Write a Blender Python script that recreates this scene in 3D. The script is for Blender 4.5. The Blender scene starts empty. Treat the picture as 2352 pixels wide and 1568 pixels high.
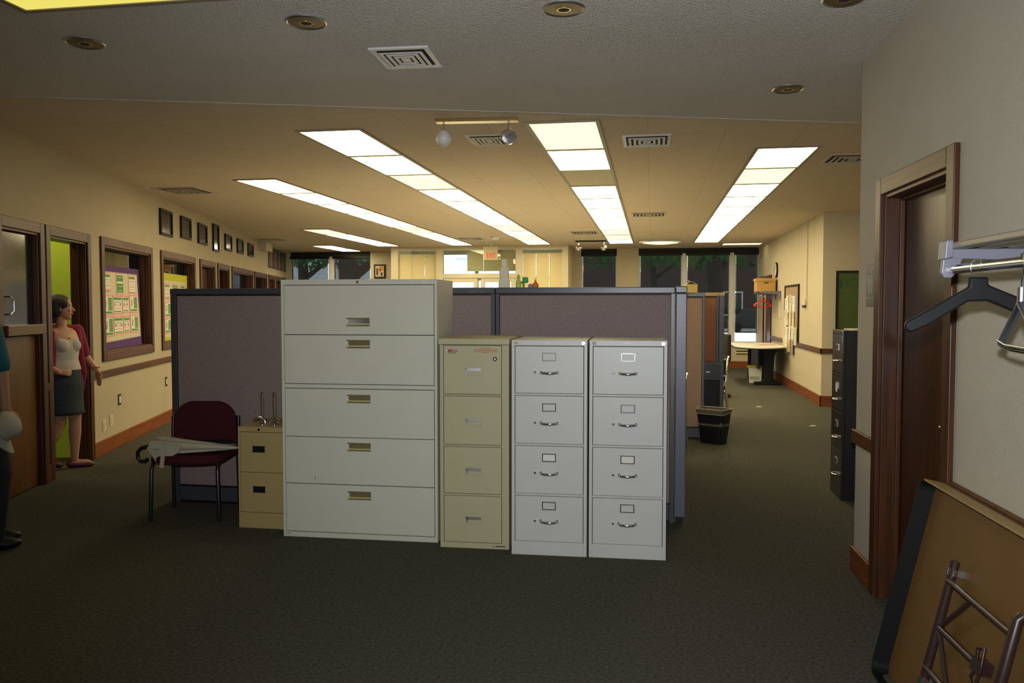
import bpy, bmesh, math, random
from mathutils import Vector, Matrix, Euler
random.seed(7)
sc = bpy.context.scene
COL = sc.collection
PI = math.pi
R = math.radians

# ------------------------------------------------------------------ camera, world, light, exposure
CAMH = 1.535; FPX = 1900.0; YAW = R(9.58); PITCH = R(2.53)
cam_d = bpy.data.cameras.new('camera'); cam = bpy.data.objects.new('camera', cam_d); COL.objects.link(cam)
cam.location = (0, 0, CAMH); cam.rotation_euler = (PI/2 - PITCH, 0, YAW)
cam_d.sensor_width = 36.0; cam_d.lens = FPX/2352*36.0; cam_d.clip_start = 0.05; cam_d.clip_end = 400
sc.camera = cam
sc.view_settings.view_transform = 'Standard'; sc.view_settings.look = 'None'
sc.view_settings.exposure = 0.0; sc.view_settings.gamma = 1.0; sc.view_settings.use_curve_mapping = False
PANEL = 12.0          # strength of the fluorescent panels
FLASH = 490.0         # on-camera flash
w = bpy.data.worlds.new('sky'); sc.world = w; w.use_nodes = True
nt = w.node_tree; bg = nt.nodes['Background']
bg.inputs[0].default_value = (0.80, 0.90, 1.0, 1); bg.inputs[1].default_value = 5.5
fl_d = bpy.data.lights.new('camera_flash', 'SPOT'); fl_d.spot_size = R(96); fl_d.spot_blend = 1.0; fl_d.energy = FLASH; fl_d.shadow_soft_size = 0.025
fl_d.color = (0.93, 0.96, 1.0)
fl = bpy.data.objects.new('camera_flash', fl_d); COL.objects.link(fl); fl.location = (-0.02, -0.03, CAMH+0.13); fl.rotation_euler = (PI/2 - R(1), 0, YAW - R(7))

# ------------------------------------------------------------------ geometry of sight lines (for measuring)
def ray(px, py):
    x = (px-1176)/FPX; y = -(py-784)/FPX
    fw = math.cos(PITCH)+y*math.sin(PITCH); up = -math.sin(PITCH)+y*math.cos(PITCH)
    c, s = math.cos(YAW), math.sin(YAW)
    return (x*c-fw*s, x*s+fw*c, up)
def hz(px, py, z=0.0):
    d = ray(px, py); t = (z-CAMH)/d[2]; return Vector((d[0]*t, d[1]*t, z))
def atY(px, py, Y):
    d = ray(px, py); t = Y/d[1]; return Vector((d[0]*t, Y, CAMH+d[2]*t))
def atX(px, py, X):
    d = ray(px, py); t = X/d[0]; return Vector((X, d[1]*t, CAMH+d[2]*t))

# ------------------------------------------------------------------ materials
def srgb(c):
    return tuple(((v/255.0)/12.92 if v/255.0 <= .04045 else ((v/255.0+.055)/1.055)**2.4) for v in c)
def mat(name, col, rough=.6, metal=0., spec=.5, noise=None, bump=None, coat=0., emit=None, es=0., trans=0.):
    """noise=(scale, amount, (sx,sy,sz)) colour variation; bump=(scale, strength, (sx,sy,sz))"""
    m = bpy.data.materials.new(name); m.use_nodes = True
    nt = m.node_tree; b = nt.nodes['Principled BSDF']; L = nt.links
    b.inputs['Base Color'].default_value = (*col, 1); b.inputs['Roughness'].default_value = rough
    b.inputs['Metallic'].default_value = metal; b.inputs['Specular IOR Level'].default_value = spec
    b.inputs['Coat Weight'].default_value = coat
    if emit: b.inputs['Emission Color'].default_value = (*emit, 1); b.inputs['Emission Strength'].default_value = es
    if trans: b.inputs['Transmission Weight'].default_value = trans
    tc = nt.nodes.new('ShaderNodeTexCoord')
    if noise:
        mp = nt.nodes.new('ShaderNodeMapping'); mp.inputs['Scale'].default_value = noise[2] if len(noise) > 2 else (1, 1, 1)
        L.new(tc.outputs['Object'], mp.inputs[0])
        n = nt.nodes.new('ShaderNodeTexNoise'); n.inputs['Scale'].default_value = noise[0]; n.inputs['Detail'].default_value = 4
        L.new(mp.outputs[0], n.inputs['Vector'])
        mr = nt.nodes.new('ShaderNodeMapRange'); mr.inputs[1].default_value = .3; mr.inputs[2].default_value = .7
        mr.inputs[3].default_value = 1-noise[1]; mr.inputs[4].default_value = 1+noise[1]
        L.new(n.outputs[0], mr.inputs[0])
        mx = nt.nodes.new('ShaderNodeVectorMath'); mx.operation = 'SCALE'; mx.inputs[0].default_value = col
        L.new(mr.outputs[0], mx.inputs['Scale']); L.new(mx.outputs[0], b.inputs['Base Color'])
    if bump:
        mp = nt.nodes.new('ShaderNodeMapping'); mp.inputs['Scale'].default_value = bump[2] if len(bump) > 2 else (1, 1, 1)
        L.new(tc.outputs['Object'], mp.inputs[0])
        n = nt.nodes.new('ShaderNodeTexNoise'); n.inputs['Scale'].default_value = bump[0]; n.inputs['Detail'].default_value = 3
        L.new(mp.outputs[0], n.inputs['Vector'])
        bp = nt.nodes.new('ShaderNodeBump'); bp.inputs['Strength'].default_value = bump[1]; bp.inputs['Distance'].default_value = .01
        L.new(n.outputs[0], bp.inputs['Height']); L.new(bp.outputs[0], b.inputs['Normal'])
    return m
def wood(name, c1, c2, rough=.4, axis=(1, 1, .06), scale=30):
    m = mat(name, c1, rough, spec=.3); nt = m.node_tree; L = nt.links; b = nt.nodes['Principled BSDF']
    tc = nt.nodes.new('ShaderNodeTexCoord'); mp = nt.nodes.new('ShaderNodeMapping'); mp.inputs['Scale'].default_value = axis
    n = nt.nodes.new('ShaderNodeTexNoise'); n.inputs['Scale'].default_value = scale; n.inputs['Detail'].default_value = 6; n.inputs['Distortion'].default_value = .4
    r = nt.nodes.new('ShaderNodeValToRGB'); r.color_ramp.elements[0].position = .3; r.color_ramp.elements[1].position = .7
    r.color_ramp.elements[0].color = (*c1, 1); r.color_ramp.elements[1].color = (*c2, 1)
    L.new(tc.outputs['Object'], mp.inputs[0]); L.new(mp.outputs[0], n.inputs['Vector']); L.new(n.outputs[0], r.inputs[0]); L.new(r.outputs[0], b.inputs['Base Color'])
    return m
def emis(name, col, s, edge=None):
    m = bpy.data.materials.new(name); m.use_nodes = True; nt = m.node_tree; nt.nodes.clear()
    o = nt.nodes.new('ShaderNodeOutputMaterial'); e = nt.nodes.new('ShaderNodeEmission')
    e.inputs[0].default_value = (*col, 1); e.inputs[1].default_value = s; nt.links.new(e.outputs[0], o.inputs[0])
    return m
def glassmat(name, tint=(.9, .93, .92), refl=.10, rough=.02):
    m = bpy.data.materials.new(name); m.use_nodes = True; nt = m.node_tree; nt.nodes.clear(); L = nt.links
    o = nt.nodes.new('ShaderNodeOutputMaterial'); t = nt.nodes.new('ShaderNodeBsdfTransparent'); g = nt.nodes.new('ShaderNodeBsdfGlossy')
    mx = nt.nodes.new('ShaderNodeMixShader'); f = nt.nodes.new('ShaderNodeFresnel'); f.inputs[0].default_value = 1.45
    ad = nt.nodes.new('ShaderNodeMath'); ad.operation = 'ADD'; ad.inputs[1].default_value = refl
    t.inputs[0].default_value = (*tint, 1); g.inputs[1].default_value = rough; L.new(f.outputs[0], ad.inputs[0])
    L.new(ad.outputs[0], mx.inputs[0]); L.new(t.outputs[0], mx.inputs[1]); L.new(g.outputs[0], mx.inputs[2]); L.new(mx.outputs[0], o.inputs[0])
    return m
def mesh_shade(name, col, openness):
    m = bpy.data.materials.new(name); m.use_nodes = True; nt = m.node_tree; nt.nodes.clear(); L = nt.links
    o = nt.nodes.new('ShaderNodeOutputMaterial'); t = nt.nodes.new('ShaderNodeBsdfTransparent'); g = nt.nodes.new('ShaderNodeBsdfDiffuse')
    mx = nt.nodes.new('ShaderNodeMixShader'); mx.inputs[0].default_value = 1-openness
    g.inputs[0].default_value = (*col, 1)
    L.new(t.outputs[0], mx.inputs[1]); L.new(g.outputs[0], mx.inputs[2]); L.new(mx.outputs[0], o.inputs[0])
    return m

M = {}
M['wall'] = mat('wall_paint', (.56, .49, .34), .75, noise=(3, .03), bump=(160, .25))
M['wall_left'] = mat('wall_left_darker', (.43, .36, .235), .75, noise=(3, .03), bump=(160, .25))  # darker copy of the wall colour for the left wall
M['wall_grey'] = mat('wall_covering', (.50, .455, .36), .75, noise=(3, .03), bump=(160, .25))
M['carpet'] = mat('carpet', (.112, .108, .082), .95, spec=.1, noise=(60, .30), bump=(900, .8))
M['ceil_near'] = mat('ceiling_plaster', (.66, .62, .56), .9, spec=.2, noise=(1.3, .05), bump=(140, 1.0, (1, .4, 1)))
def ceil_tile():
    m = mat('ceiling_tile', (.66, .55, .405), .9, spec=.2); nt = m.node_tree; L = nt.links; b = nt.nodes['Principled BSDF']
    tc = nt.nodes.new('ShaderNodeTexCoord'); mp = nt.nodes.new('ShaderNodeMapping'); mp.inputs['Rotation'].default_value = (0, 0, PI/2)
    mp.inputs['Location'].default_value = (.06, .04, 0)
    br = nt.nodes.new('ShaderNodeTexBrick'); br.offset = .0
    br.inputs['Scale'].default_value = 1.0; br.inputs['Brick Width'].default_value = 1.14; br.inputs['Row Height'].default_value = .6133
    br.inputs['Mortar Size'].default_value = .0035; br.inputs['Mortar Smooth'].default_value = .2
    br.inputs['Color1'].default_value = (.66, .55, .405, 1); br.inputs['Color2'].default_value = (.64, .53, .39, 1); br.inputs['Mortar'].default_value = (.52, .43, .31, 1)
    L.new(tc.outputs['Object'], mp.inputs[0]); L.new(mp.outputs[0], br.inputs[0]); L.new(br.outputs[0], b.inputs['Base Color'])
    n = nt.nodes.new('ShaderNodeTexNoise'); n.inputs['Scale'].default_value = 120; L.new(tc.outputs['Object'], n.inputs['Vector'])
    bp = nt.nodes.new('ShaderNodeBump'); bp.inputs['Strength'].default_value = .3; bp.inputs['Distance'].default_value = .01
    L.new(n.outputs[0], bp.inputs['Height']); L.new(bp.outputs[0], b.inputs['Normal'])
    return m
M['ceil_tile'] = ceil_tile()
M['panel_light'] = emis('fluorescent_diffuser', (1.0, .84, .50), PANEL)
M['panel_light_dim'] = emis('fluorescent_diffuser_aged', (1.0, .86, .46), 1.75)
M['panel_light_yellow'] = emis('yellowed_diffuser', (.92, .80, .16), .95)
M['panel_off'] = mat('unlit_diffuser', (.46, .38, .22), .5)
M['light_frame'] = mat('fixture_frame', (.30, .25, .16), .5)
M['trim'] = wood('dark_oak_trim', srgb((84, 49, 25)), srgb((54, 30, 15)), .38)
M['trim_h'] = wood('dark_oak_trim_horizontal', srgb((100, 60, 30)), srgb((70, 38, 18)), .4, axis=(.06, 1, 1))
M['base_h'] = wood('oak_baseboard', srgb((138, 78, 36)), srgb((104, 54, 24)), .45, axis=(.06, 1, 1))
M['base_y'] = wood('oak_baseboard_side', srgb((138, 78, 36)), srgb((104, 54, 24)), .45, axis=(1, .06, 1))
M['rail_y'] = wood('oak_rail_side', srgb((104, 64, 34)), srgb((74, 42, 20)), .45, axis=(1, .06, 1))
M['door'] = wood('dark_door_veneer', srgb((74, 44, 20)), srgb((56, 31, 14)), .28)
M['door_tan'] = wood('oak_door_veneer', srgb((104, 68, 28)), srgb((86, 54, 22)), .35)
M['door_red'] = wood('red_mahogany_door', srgb((92, 34, 18)), srgb((60, 20, 12)), .35)
M['black'] = mat('black_plastic', (.006, .006, .007), .5, spec=.3)
M['black_metal'] = mat('black_enamel', (.014, .013, .014), .3, coat=.3)
M['dark'] = mat('dark_gap', (.02, .02, .018), .8)
M['chrome'] = mat('chrome', (.75, .75, .76), .16, metal=1)
M['steel'] = mat('brushed_steel', (.55, .55, .56), .35, metal=1)
M['brass'] = mat('brass', (.55, .42, .18), .25, metal=1)
M['brass_dark'] = mat('aged_brass', (.17, .135, .07), .4, metal=.8)
M['greige'] = mat('putty_enamel', (.59, .58, .48), .42, noise=(6, .015))
M['lgrey'] = mat('light_grey_enamel', (.55, .55, .51), .40, noise=(6, .015))
M['sand'] = mat('sand_enamel', (.44, .41, .24), .5, noise=(8, .02))
M['tan'] = mat('tan_enamel', (.40, .30, .125), .5, noise=(8, .02))
M['groove_g'] = mat('shadow_groove', (.05, .05, .045), .8)  # dark backing puts the shade of the drawer gaps into colour
M['fabric'] = mat('mauve_panel_fabric', (.29, .225, .215), .95, spec=.1, noise=(220, .16, (1, 1, .5)), bump=(500, .4))
M['fabric_tan'] = mat('tan_panel_fabric', (.30, .205, .15), .95, spec=.1, noise=(200, .12), bump=(500, .3))
M['fabric_red'] = mat('rust_panel_fabric', (.23, .11, .065), .95, spec=.1, noise=(200, .1))
M['panel_trim'] = mat('charcoal_panel_trim', (.055, .06, .068), .35)
M['post_trim'] = mat('slate_post_trim', (.11, .12, .15), .35)
M['burgundy'] = mat('burgundy_upholstery', (.055, .008, .012), .85, spec=.2, noise=(200, .2), bump=(600, .3))
M['chalk'] = mat('white_plastic', (.72, .72, .68), .4)
M['white'] = mat('white_paper', (.74, .72, .64), .7)
M['nylon'] = mat('white_umbrella_nylon', (.46, .42, .33), .6, noise=(12, .06))
M['vent'] = mat('vent_white_enamel', (.60, .59, .60), .4)
M['cream'] = mat('cream_blind_fabric', (.70, .60, .33), .8, noise=(2, .04))
M['mullion'] = mat('cream_mullion_enamel', (.62, .55, .38), .5)
M['lime'] = mat('lime_green_paint', (.56, .72, .05), .7)
M['ochre'] = mat('ochre_paint', (.50, .38, .08), .7)
M['grey_green'] = mat('grey_green_paint', (.40, .42, .32), .7)
M['glass'] = glassmat('window_glass', refl=.02)
M['glass_door'] = glassmat('door_glass', (.22, .19, .14), .10, .12)
M['shade'] = mesh_shade('solar_shade_mesh', (.020, .020, .024), .33)
M['alu'] = mat('anodised_aluminium', (.55, .55, .52), .35, metal=.7)
M['purple'] = mat('purple_board', (.085, .025, .14), .8)
M['sheet'] = mat('cream_sheet', (.62, .54, .36), .8)
M['card'] = mat('chart_card', (.72, .68, .58), .8)
M['pink'] = mat('pink_border', (.72, .26, .26), .8)
M['green_print'] = mat('green_print', (.07, .28, .06), .8)
M['dark_print'] = mat('dark_print', (.10, .07, .06), .8)
M['limeb'] = mat('lime_board', (.50, .50, .02), .8)
M['red'] = mat('red_plastic', (.55, .02, .02), .4)
M['red_text'] = mat('red_letters', (.70, .03, .02), .5, emit=(1, .06, .03), es=.35)
M['orange'] = mat('orange_plastic', (.75, .22, .03), .5)
M['green_toy'] = mat('green_plastic', (.02, .36, .09), .45)
M['yellow_toy'] = mat('yellow_green_plastic', (.60, .66, .12), .45)
M['purple_toy'] = mat('lilac_plastic', (.35, .27, .42), .5)
M['carton'] = mat('cardboard', (.50, .29, .08), .8, noise=(10, .05))
M['basket'] = mat('yellow_carton', (.58, .42, .11), .8)
M['silver_grey'] = mat('rack_grey_enamel', (.17, .17, .21), .4)
M['slat'] = mat('rack_slat_aluminium', (.26, .245, .21), .4, metal=.4)
M['table_under'] = mat('brown_hardboard', (.155, .078, .015), .6, noise=(4, .08))
M['table_edge'] = mat('tan_table_edge', (.34, .22, .075), .5)
M['brown_tube'] = mat('brown_enamel_tube', (.035, .016, .014), .35, coat=.2)
M['img_dark'] = mat('dark_print_photo', (.030, .027, .022), .12, noise=(9, .5), spec=.5)
M['skin'] = mat('skin', (.46, .24, .15), .55)
M['skin_m'] = mat('skin_tanned', (.30, .15, .09), .55)
M['hair'] = mat('dark_brown_hair', (.022, .013, .009), .55, bump=(120, .8, (1, 1, .1)))
M['cardi'] = mat('crimson_knit', (.20, .008, .035), .9, noise=(60, .1))
M['tank'] = mat('white_cotton', (.46, .43, .38), .9)
M['denim'] = mat('dark_denim', (.022, .030, .045), .9, noise=(90, .3))
M['shoe_red'] = mat('maroon_leather', (.11, .018, .020), .5)
M['teal'] = mat('teal_cotton', (.004, .075, .11), .9)
M['navy'] = mat('navy_trousers', (.010, .010, .016), .9)
M['cap'] = mat('pale_cap_cotton', (.34, .335, .27), .9)
M['lips'] = mat('lips', (.30, .07, .06), .5)
M['cork'] = mat('cork', (.36, .25, .15), .9, noise=(60, .2))
M['asphalt'] = mat('sunlit_paving', (.60, .60, .58), .9, noise=(2, .15))  # asphalt lightened so its sunlit look is in the colour
M['concrete'] = mat('pavement', (.75, .74, .70), .9, noise=(2, .08))
def brickmat():
    m = mat('brick_wall', (.2, .1, .07), .9); nt = m.node_tree; L = nt.links; b = nt.nodes['Principled BSDF']
    tc = nt.nodes.new('ShaderNodeTexCoord'); mp = nt.nodes.new('ShaderNodeMapping'); mp.inputs['Rotation'].default_value = (PI/2, 0, 0)
    br = nt.nodes.new('ShaderNodeTexBrick'); br.inputs['Scale'].default_value = 3
    br.inputs['Color1'].default_value = (.085, .052, .040, 1); br.inputs['Color2'].default_value = (.065, .040, .032, 1); br.inputs['Mortar'].default_value = (.09, .08, .07, 1)
    L.new(tc.outputs['Object'], mp.inputs[0]); L.new(mp.outputs[0], br.inputs[0]); L.new(br.outputs[0], b.inputs['Base Color']); return m
M['brick'] = brickmat()
M['siding'] = mat('white_siding', (.6, .62, .62), .7, noise=(1, .05))
M['bark'] = mat('bark', (.06, .045, .035), .95, noise=(8, .3), bump=(30, 1))
M['leaf'] = mat('leaves', (.05, .14, .025), .8, noise=(3, .5))
M['banner'] = mat('green_banner', (.075, .115, .022), .35, noise=(1.2, .25))
M['teal_logo'] = mat('teal_logo', (.01, .09, .07), .5)
M['sign'] = mat('taupe_sign', (.15, .135, .115), .45)
M['sign_sym'] = mat('pale_symbol', (.32, .30, .26), .5)

# ------------------------------------------------------------------ mesh builder
class MB:
    def __init__(s): s.v = []; s.f = []; s.m = []; s.mats = []
    def mi(s, m):
        m = M[m] if isinstance(m, str) else m
        if m not in s.mats: s.mats.append(m)
        return s.mats.index(m)
    def add(s, vs, fs, m, mx=None):
        o = len(s.v); k = s.mi(m)
        for v in vs:
            v = Vector(v)
            s.v.append(tuple(mx @ v if mx else v))
        for f in fs: s.f.append(tuple(i+o for i in f)); s.m.append(k)
        return s
    def box(s, a, b, m, mx=None):
        x0, x1 = sorted((a[0], b[0])); y0, y1 = sorted((a[1], b[1])); z0, z1 = sorted((a[2], b[2]))
        vs = [(x0, y0, z0), (x1, y0, z0), (x1, y1, z0), (x0, y1, z0), (x0, y0, z1), (x1, y0, z1), (x1, y1, z1), (x0, y1, z1)]
        return s.add(vs, [(0, 3, 2, 1), (4, 5, 6, 7), (0, 1, 5, 4), (1, 2, 6, 5), (2, 3, 7, 6), (3, 0, 4, 7)], m, mx)
    def cyl(s, p0, p1, r0, m, r1=None, n=16, cap=True, mx=None):
        r1 = r0 if r1 is None else r1
        p0 = Vector(p0); p1 = Vector(p1); d = (p1-p0).normalized()
        u = d.orthogonal().normalized(); v = d.cross(u)
        vs = []
        for p, r in ((p0, r0), (p1, r1)):
            for i in range(n):
                a = 2*PI*i/n; vs.append(p+u*math.cos(a)*r+v*math.sin(a)*r)
        fs = [(i, (i+1) % n, n+(i+1) % n, n+i) for i in range(n)]
        if cap: fs += [tuple(reversed(range(n))), tuple(range(n, 2*n))]
        return s.add(vs, fs, m, mx)
    def tube(s, pts, r, m, n=10, mx=None, closed=False):
        pts = [Vector(p) for p in pts]; N = len(pts); vs = []; u = None
        for i, p in enumerate(pts):
            if closed: d = (pts[(i+1) % N]-pts[i-1]).normalized()
            else: d = (pts[min(i+1, N-1)]-pts[max(i-1, 0)]).normalized()
            if u is None: u = d.orthogonal().normalized()
            else: u = (u-d*u.dot(d)).normalized()
            v = d.cross(u); rr = r[i] if isinstance(r, (list, tuple)) else r
            for k in range(n):
                a = 2*PI*k/n; vs.append(p+u*math.cos(a)*rr+v*math.sin(a)*rr)
        fs = []
        for i in range(N if closed else N-1):
            j = (i+1) % N
            for k in range(n): fs.append((i*n+k, i*n+(k+1) % n, j*n+(k+1) % n, j*n+k))
        if not closed: fs += [tuple(reversed(range(n))), tuple(range((N-1)*n, N*n))]
        return s.add(vs, fs, m, mx)
    def lathe(s, prof, m, c=(0, 0, 0), n=32, mx=None, ax=1.0, ay=1.0):
        vs = []; c = Vector(c)
        for r, z in prof:
            for k in range(n):
                a = 2*PI*k/n; vs.append(c+Vector((r*math.cos(a)*ax, r*math.sin(a)*ay, z)))
        fs = []
        for i in range(len(prof)-1):
            for k in range(n): fs.append((i*n+k, i*n+(k+1) % n, (i+1)*n+(k+1) % n, (i+1)*n+k))
        fs += [tuple(reversed(range(n))), tuple(range((len(prof)-1)*n, len(prof)*n))]
        return s.add(vs, fs, m, mx)
    def sphere(s, c, r, m, n=16, mx=None):
        r = (r, r, r) if not isinstance(r, (tuple, list)) else r
        prof = [(max(1e-4, math.sin(PI*i/n)), -math.cos(PI*i/n)) for i in range(n+1)]
        vs = []; c = Vector(c); k2 = n*2
        for a, z in prof:
            for k in range(k2):
                t = 2*PI*k/k2; vs.append((c.x+a*math.cos(t)*r[0], c.y+a*math.sin(t)*r[1], c.z+z*r[2]))
        fs = []
        for i in range(n):
            for k in range(k2): fs.append((i*k2+k, i*k2+(k+1) % k2, (i+1)*k2+(k+1) % k2, (i+1)*k2+k))
        return s.add(vs, fs, m, mx)
    def prism(s, poly, axis, a, b, m, mx=None):
        """poly: 2D points; axis 'x','y' or 'z' = extrusion axis from a to b"""
        def P(p, t): return {'x': (t, p[0], p[1]), 'y': (p[0], t, p[1]), 'z': (p[0], p[1], t)}[axis]
        n = len(poly); vs = [P(p, a) for p in poly]+[P(p, b) for p in poly]
        fs = [tuple(reversed(range(n))), tuple(range(n, 2*n))]+[(i, (i+1) % n, n+(i+1) % n, n+i) for i in range(n)]
        return s.add(vs, fs, m, mx)
    def build(s, name, parent=None, bevel=0, smooth=None, loc=None, rot=None):
        me = bpy.data.meshes.new(name); me.from_pydata(s.v, [], s.f)
        for m in s.mats: me.materials.append(m)
        for p, k in zip(me.polygons, s.m): p.material_index = k
        bm = bmesh.new(); bm.from_mesh(me); bmesh.ops.recalc_face_normals(bm, faces=bm.faces); bm.to_mesh(me); bm.free()
        if smooth:
            me.shade_smooth(); me.set_sharp_from_angle(angle=R(smooth))
        o = bpy.data.objects.new(name, me); COL.objects.link(o)
        if parent: o.parent = parent
        if loc is not None: o.location = loc
        if rot is not None: o.rotation_euler = rot if not isinstance(rot, (int, float)) else (0, 0, rot)
        if bevel:
            b = o.modifiers.new('bevel', 'BEVEL'); b.width = bevel; b.segments = 2; b.limit_method = 'ANGLE'; b.angle_limit = R(50)
        return o
def tag(o, label, cat, group=None):
    o['label'] = label; o['category'] = cat
    if group: o['group'] = group
    return o
def struct(o): o['kind'] = 'structure'; return o
def empty(name, loc, rz=0.0, label=None, cat=None, group=None):
    o = bpy.data.objects.new(name, None); COL.objects.link(o); o.empty_display_size = .1
    o.location = loc; o.rotation_euler = (0, 0, rz)
    if label: tag(o, label, cat, group)
    return o
def dup(o, loc=None, rz=None, label=None, parent=None):
    c = o.copy(); COL.objects.link(c)
    if parent: c.parent = parent
    if loc is not None: c.location = loc
    if rz is not None: c.rotation_euler = (0, 0, rz)
    if label: c['label'] = label
    for ch in [x for x in o.children]: dup(ch, parent=c)
    return c
def text(name, body, size, m, parent=None, loc=(0, 0, 0), rot=(PI/2, 0, 0), ext=.0008, align='CENTER', sx=1.0):
    cu = bpy.data.curves.new(name, 'FONT'); cu.body = body; cu.size = size; cu.extrude = ext; cu.align_x = align; cu.align_y = 'CENTER'
    t = bpy.data.objects.new(name, cu); COL.objects.link(t)
    dg = bpy.context.evaluated_depsgraph_get(); me = bpy.data.meshes.new_from_object(t.evaluated_get(dg))
    bpy.data.objects.remove(t); me.materials.clear(); me.materials.append(M[m])
    o = bpy.data.objects.new(name, me); COL.objects.link(o); o.location = loc; o.rotation_euler = rot; o.scale = (sx, 1, 1)
    if parent: o.parent = parent
    return o

# ================================================================== SETTING
CH = 2.92
YB = 20.7                                            # back wall
LW0 = Vector((-5.454, 7.336, 0)); LWA = R(107.2)      # left wall line
def LW(s, y=0., z=0.):
    return LW0 + Vector((math.cos(LWA)*s - math.sin(LWA)*y, math.sin(LWA)*s + math.cos(LWA)*y, z))
def lw_build(mb, name, parent=None, **k):
    o = mb.build(name, parent, **k)
    if parent is None: o.location = LW0; o.rotation_euler = (0, 0, LWA)
    return o
SB = (YB-LW0.y)/math.sin(LWA)                          # s where it meets the back wall
NW0 = Vector((1.165, 5.0, 0)); NWA = R(92)             # near right wall, local x away from camera, local y = away from room? (left)
FL = MB(); FL.box((-13, -3.2, -.1), (5, YB+.2, 0), 'carpet'); struct(FL.build('floor'))
# ceilings: near plaster part, tiled part; border is square to the left wall
def seamY(x): return 6.185+.3096*x
cb = MB(); cb.prism([(-13, -3.2), (5, -3.2), (5, seamY(5)), (-13, seamY(-13))], 'z', CH-.012, CH+.1, 'ceil_near')
struct(cb.build('ceiling_near'))
cb = MB(); cb.prism([(-13, seamY(-13)), (5, seamY(5)), (5, YB+.2), (-13, YB+.2)], 'z', CH, CH+.1, 'ceil_tile')
struct(cb.build('ceiling'))
# ceiling border strip
def border():
    mb = MB(); a = math.atan(.3096)
    mx = Matrix.Translation((0, 6.185, CH-.014)) @ Matrix.Rotation(a, 4, 'Z')
    mb.box((-6, -.012, -.002), (1.6, .012, .002), 'ceil_near', mx); o = mb.build('trim_1'); struct(o)
border()

# ---- left wall with openings (s0, s1, z0, z1)
TR = .085
OP = [(-1.81, -1.13, 0, 2.14), (-.93, -.06, 0, 2.14), (.40, 1.99, 1.04, 2.15), (2.53, 4.14, 1.04, 2.15), (4.6, 5.48, 0, 2.15), (5.83, 6.60, 0, 2.15),
      (7.0, 8.98, 1.04, 2.15), (9.32, 10.78, 1.04, 2.15), (11.18, 11.96, 0, 2.15), (12.33, 13.28, 0, 2.15), (13.6, 14.7, 1.04, 2.15)]
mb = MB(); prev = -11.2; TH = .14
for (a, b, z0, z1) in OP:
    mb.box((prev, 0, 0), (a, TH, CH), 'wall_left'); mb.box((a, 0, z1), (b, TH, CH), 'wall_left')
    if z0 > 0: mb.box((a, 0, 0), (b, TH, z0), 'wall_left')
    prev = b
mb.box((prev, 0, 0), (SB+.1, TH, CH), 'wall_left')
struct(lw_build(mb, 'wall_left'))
# chair rail and baseboard pieces along the left wall
def along(z0, z1, dep, m, name, ranges):
    mb = MB()
    for a, b in ranges: mb.box((a, -dep, z0), (b, 0, z1), m)
    struct(lw_build(mb, name, bevel=.004))
doors = [OP[i] for i in (0, 1, 4, 5, 8, 9)]
rg = []; prev = -11.2
for d in doors: rg.append((prev, d[0]-TR)); prev = d[1]+TR
rg.append((prev, SB))
along(.79, .86, .022, 'trim_h', 'trim_2', rg)
along(0, .155, .018, 'base_h', 'baseboard_left', rg)
# frames
nd = [0]; nw = [0]
def frame_mb(a, b, z0, z1, door):
    mb = MB(); y0 = -.022; y1 = TH
    mb.box((a-TR, y0, z0-(0 if door else TR)), (a, 0, z1+TR), 'trim'); mb.box((b, y0, z0-(0 if door else TR)), (b+TR, 0, z1+TR), 'trim')
    mb.box((a, y0, z1), (b, 0, z1+TR), 'trim_h')
    mb.box((a, -.004, z0), (a+.02, y1, z1), 'trim'); mb.box((b-.02, -.004, z0), (b, y1, z1), 'trim'); mb.box((a+.02, -.004, z1-.02), (b-.02, y1, z1), 'trim_h')
    if not door:
        mb.box((a, y0, z0-TR), (b, 0, z0), 'trim_h'); mb.box((a+.02, -.02, z0), (b-.02, y1, z0+.02), 'trim_h')
    # door stops
    mb.box((a+.02, .06, z0), (a+.032, .085, z1-.02), 'trim'); mb.box((b-.032, .06, z0), (b-.02, .085, z1-.02), 'trim')
    return mb
def lw_door(op):
    nd[0] += 1; o = lw_build(frame_mb(*op, True), 'door_%d' % nd[0], bevel=.004); struct(o); return o
def lw_window(op, glass='glass'):
    nw[0] += 1; o = lw_build(frame_mb(*op, False), 'window_%d' % nw[0], bevel=.004); struct(o)
    g = MB(); a, b, z0, z1 = op; g.box((a+.02, .108, z0+.02), (b-.02, .114, z1-.02), glass); g.build('pane', o)
    return o
# door 1: half-glazed counter door
d1 = lw_door(OP[0]); a, b, z0, z1 = OP[0]
mb = MB(); mb.box((a+.03, .03, .01), (b-.03, .07, 1.28), 'door_tan'); mb.build('door_panel', d1, bevel=.003)
mb = MB(); mb.box((a+.0, -.05, 1.29), (b, .08, 1.375), 'door_tan'); mb.build('shelf', d1, bevel=.006)
mb = MB(); mb.box((a+.03, .03, 1.375), (a+.09, .06, 2.11), 'black'); mb.box((a+.09, .04, 1.375), (b-.03, .05, 2.11), 'glass_door'); mb.build('pane', d1)
mb = MB(); mb.tube([(a+.13, .04, 1.46), (a+.13, -.01, 1.46), (a+.19, -.01, 1.49), (a+.19, -.01, 1.57), (a+.13, -.01, 1.6), (a+.13, .04, 1.6)], .006, 'chrome'); mb.build('handle', d1, smooth=40)
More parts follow.
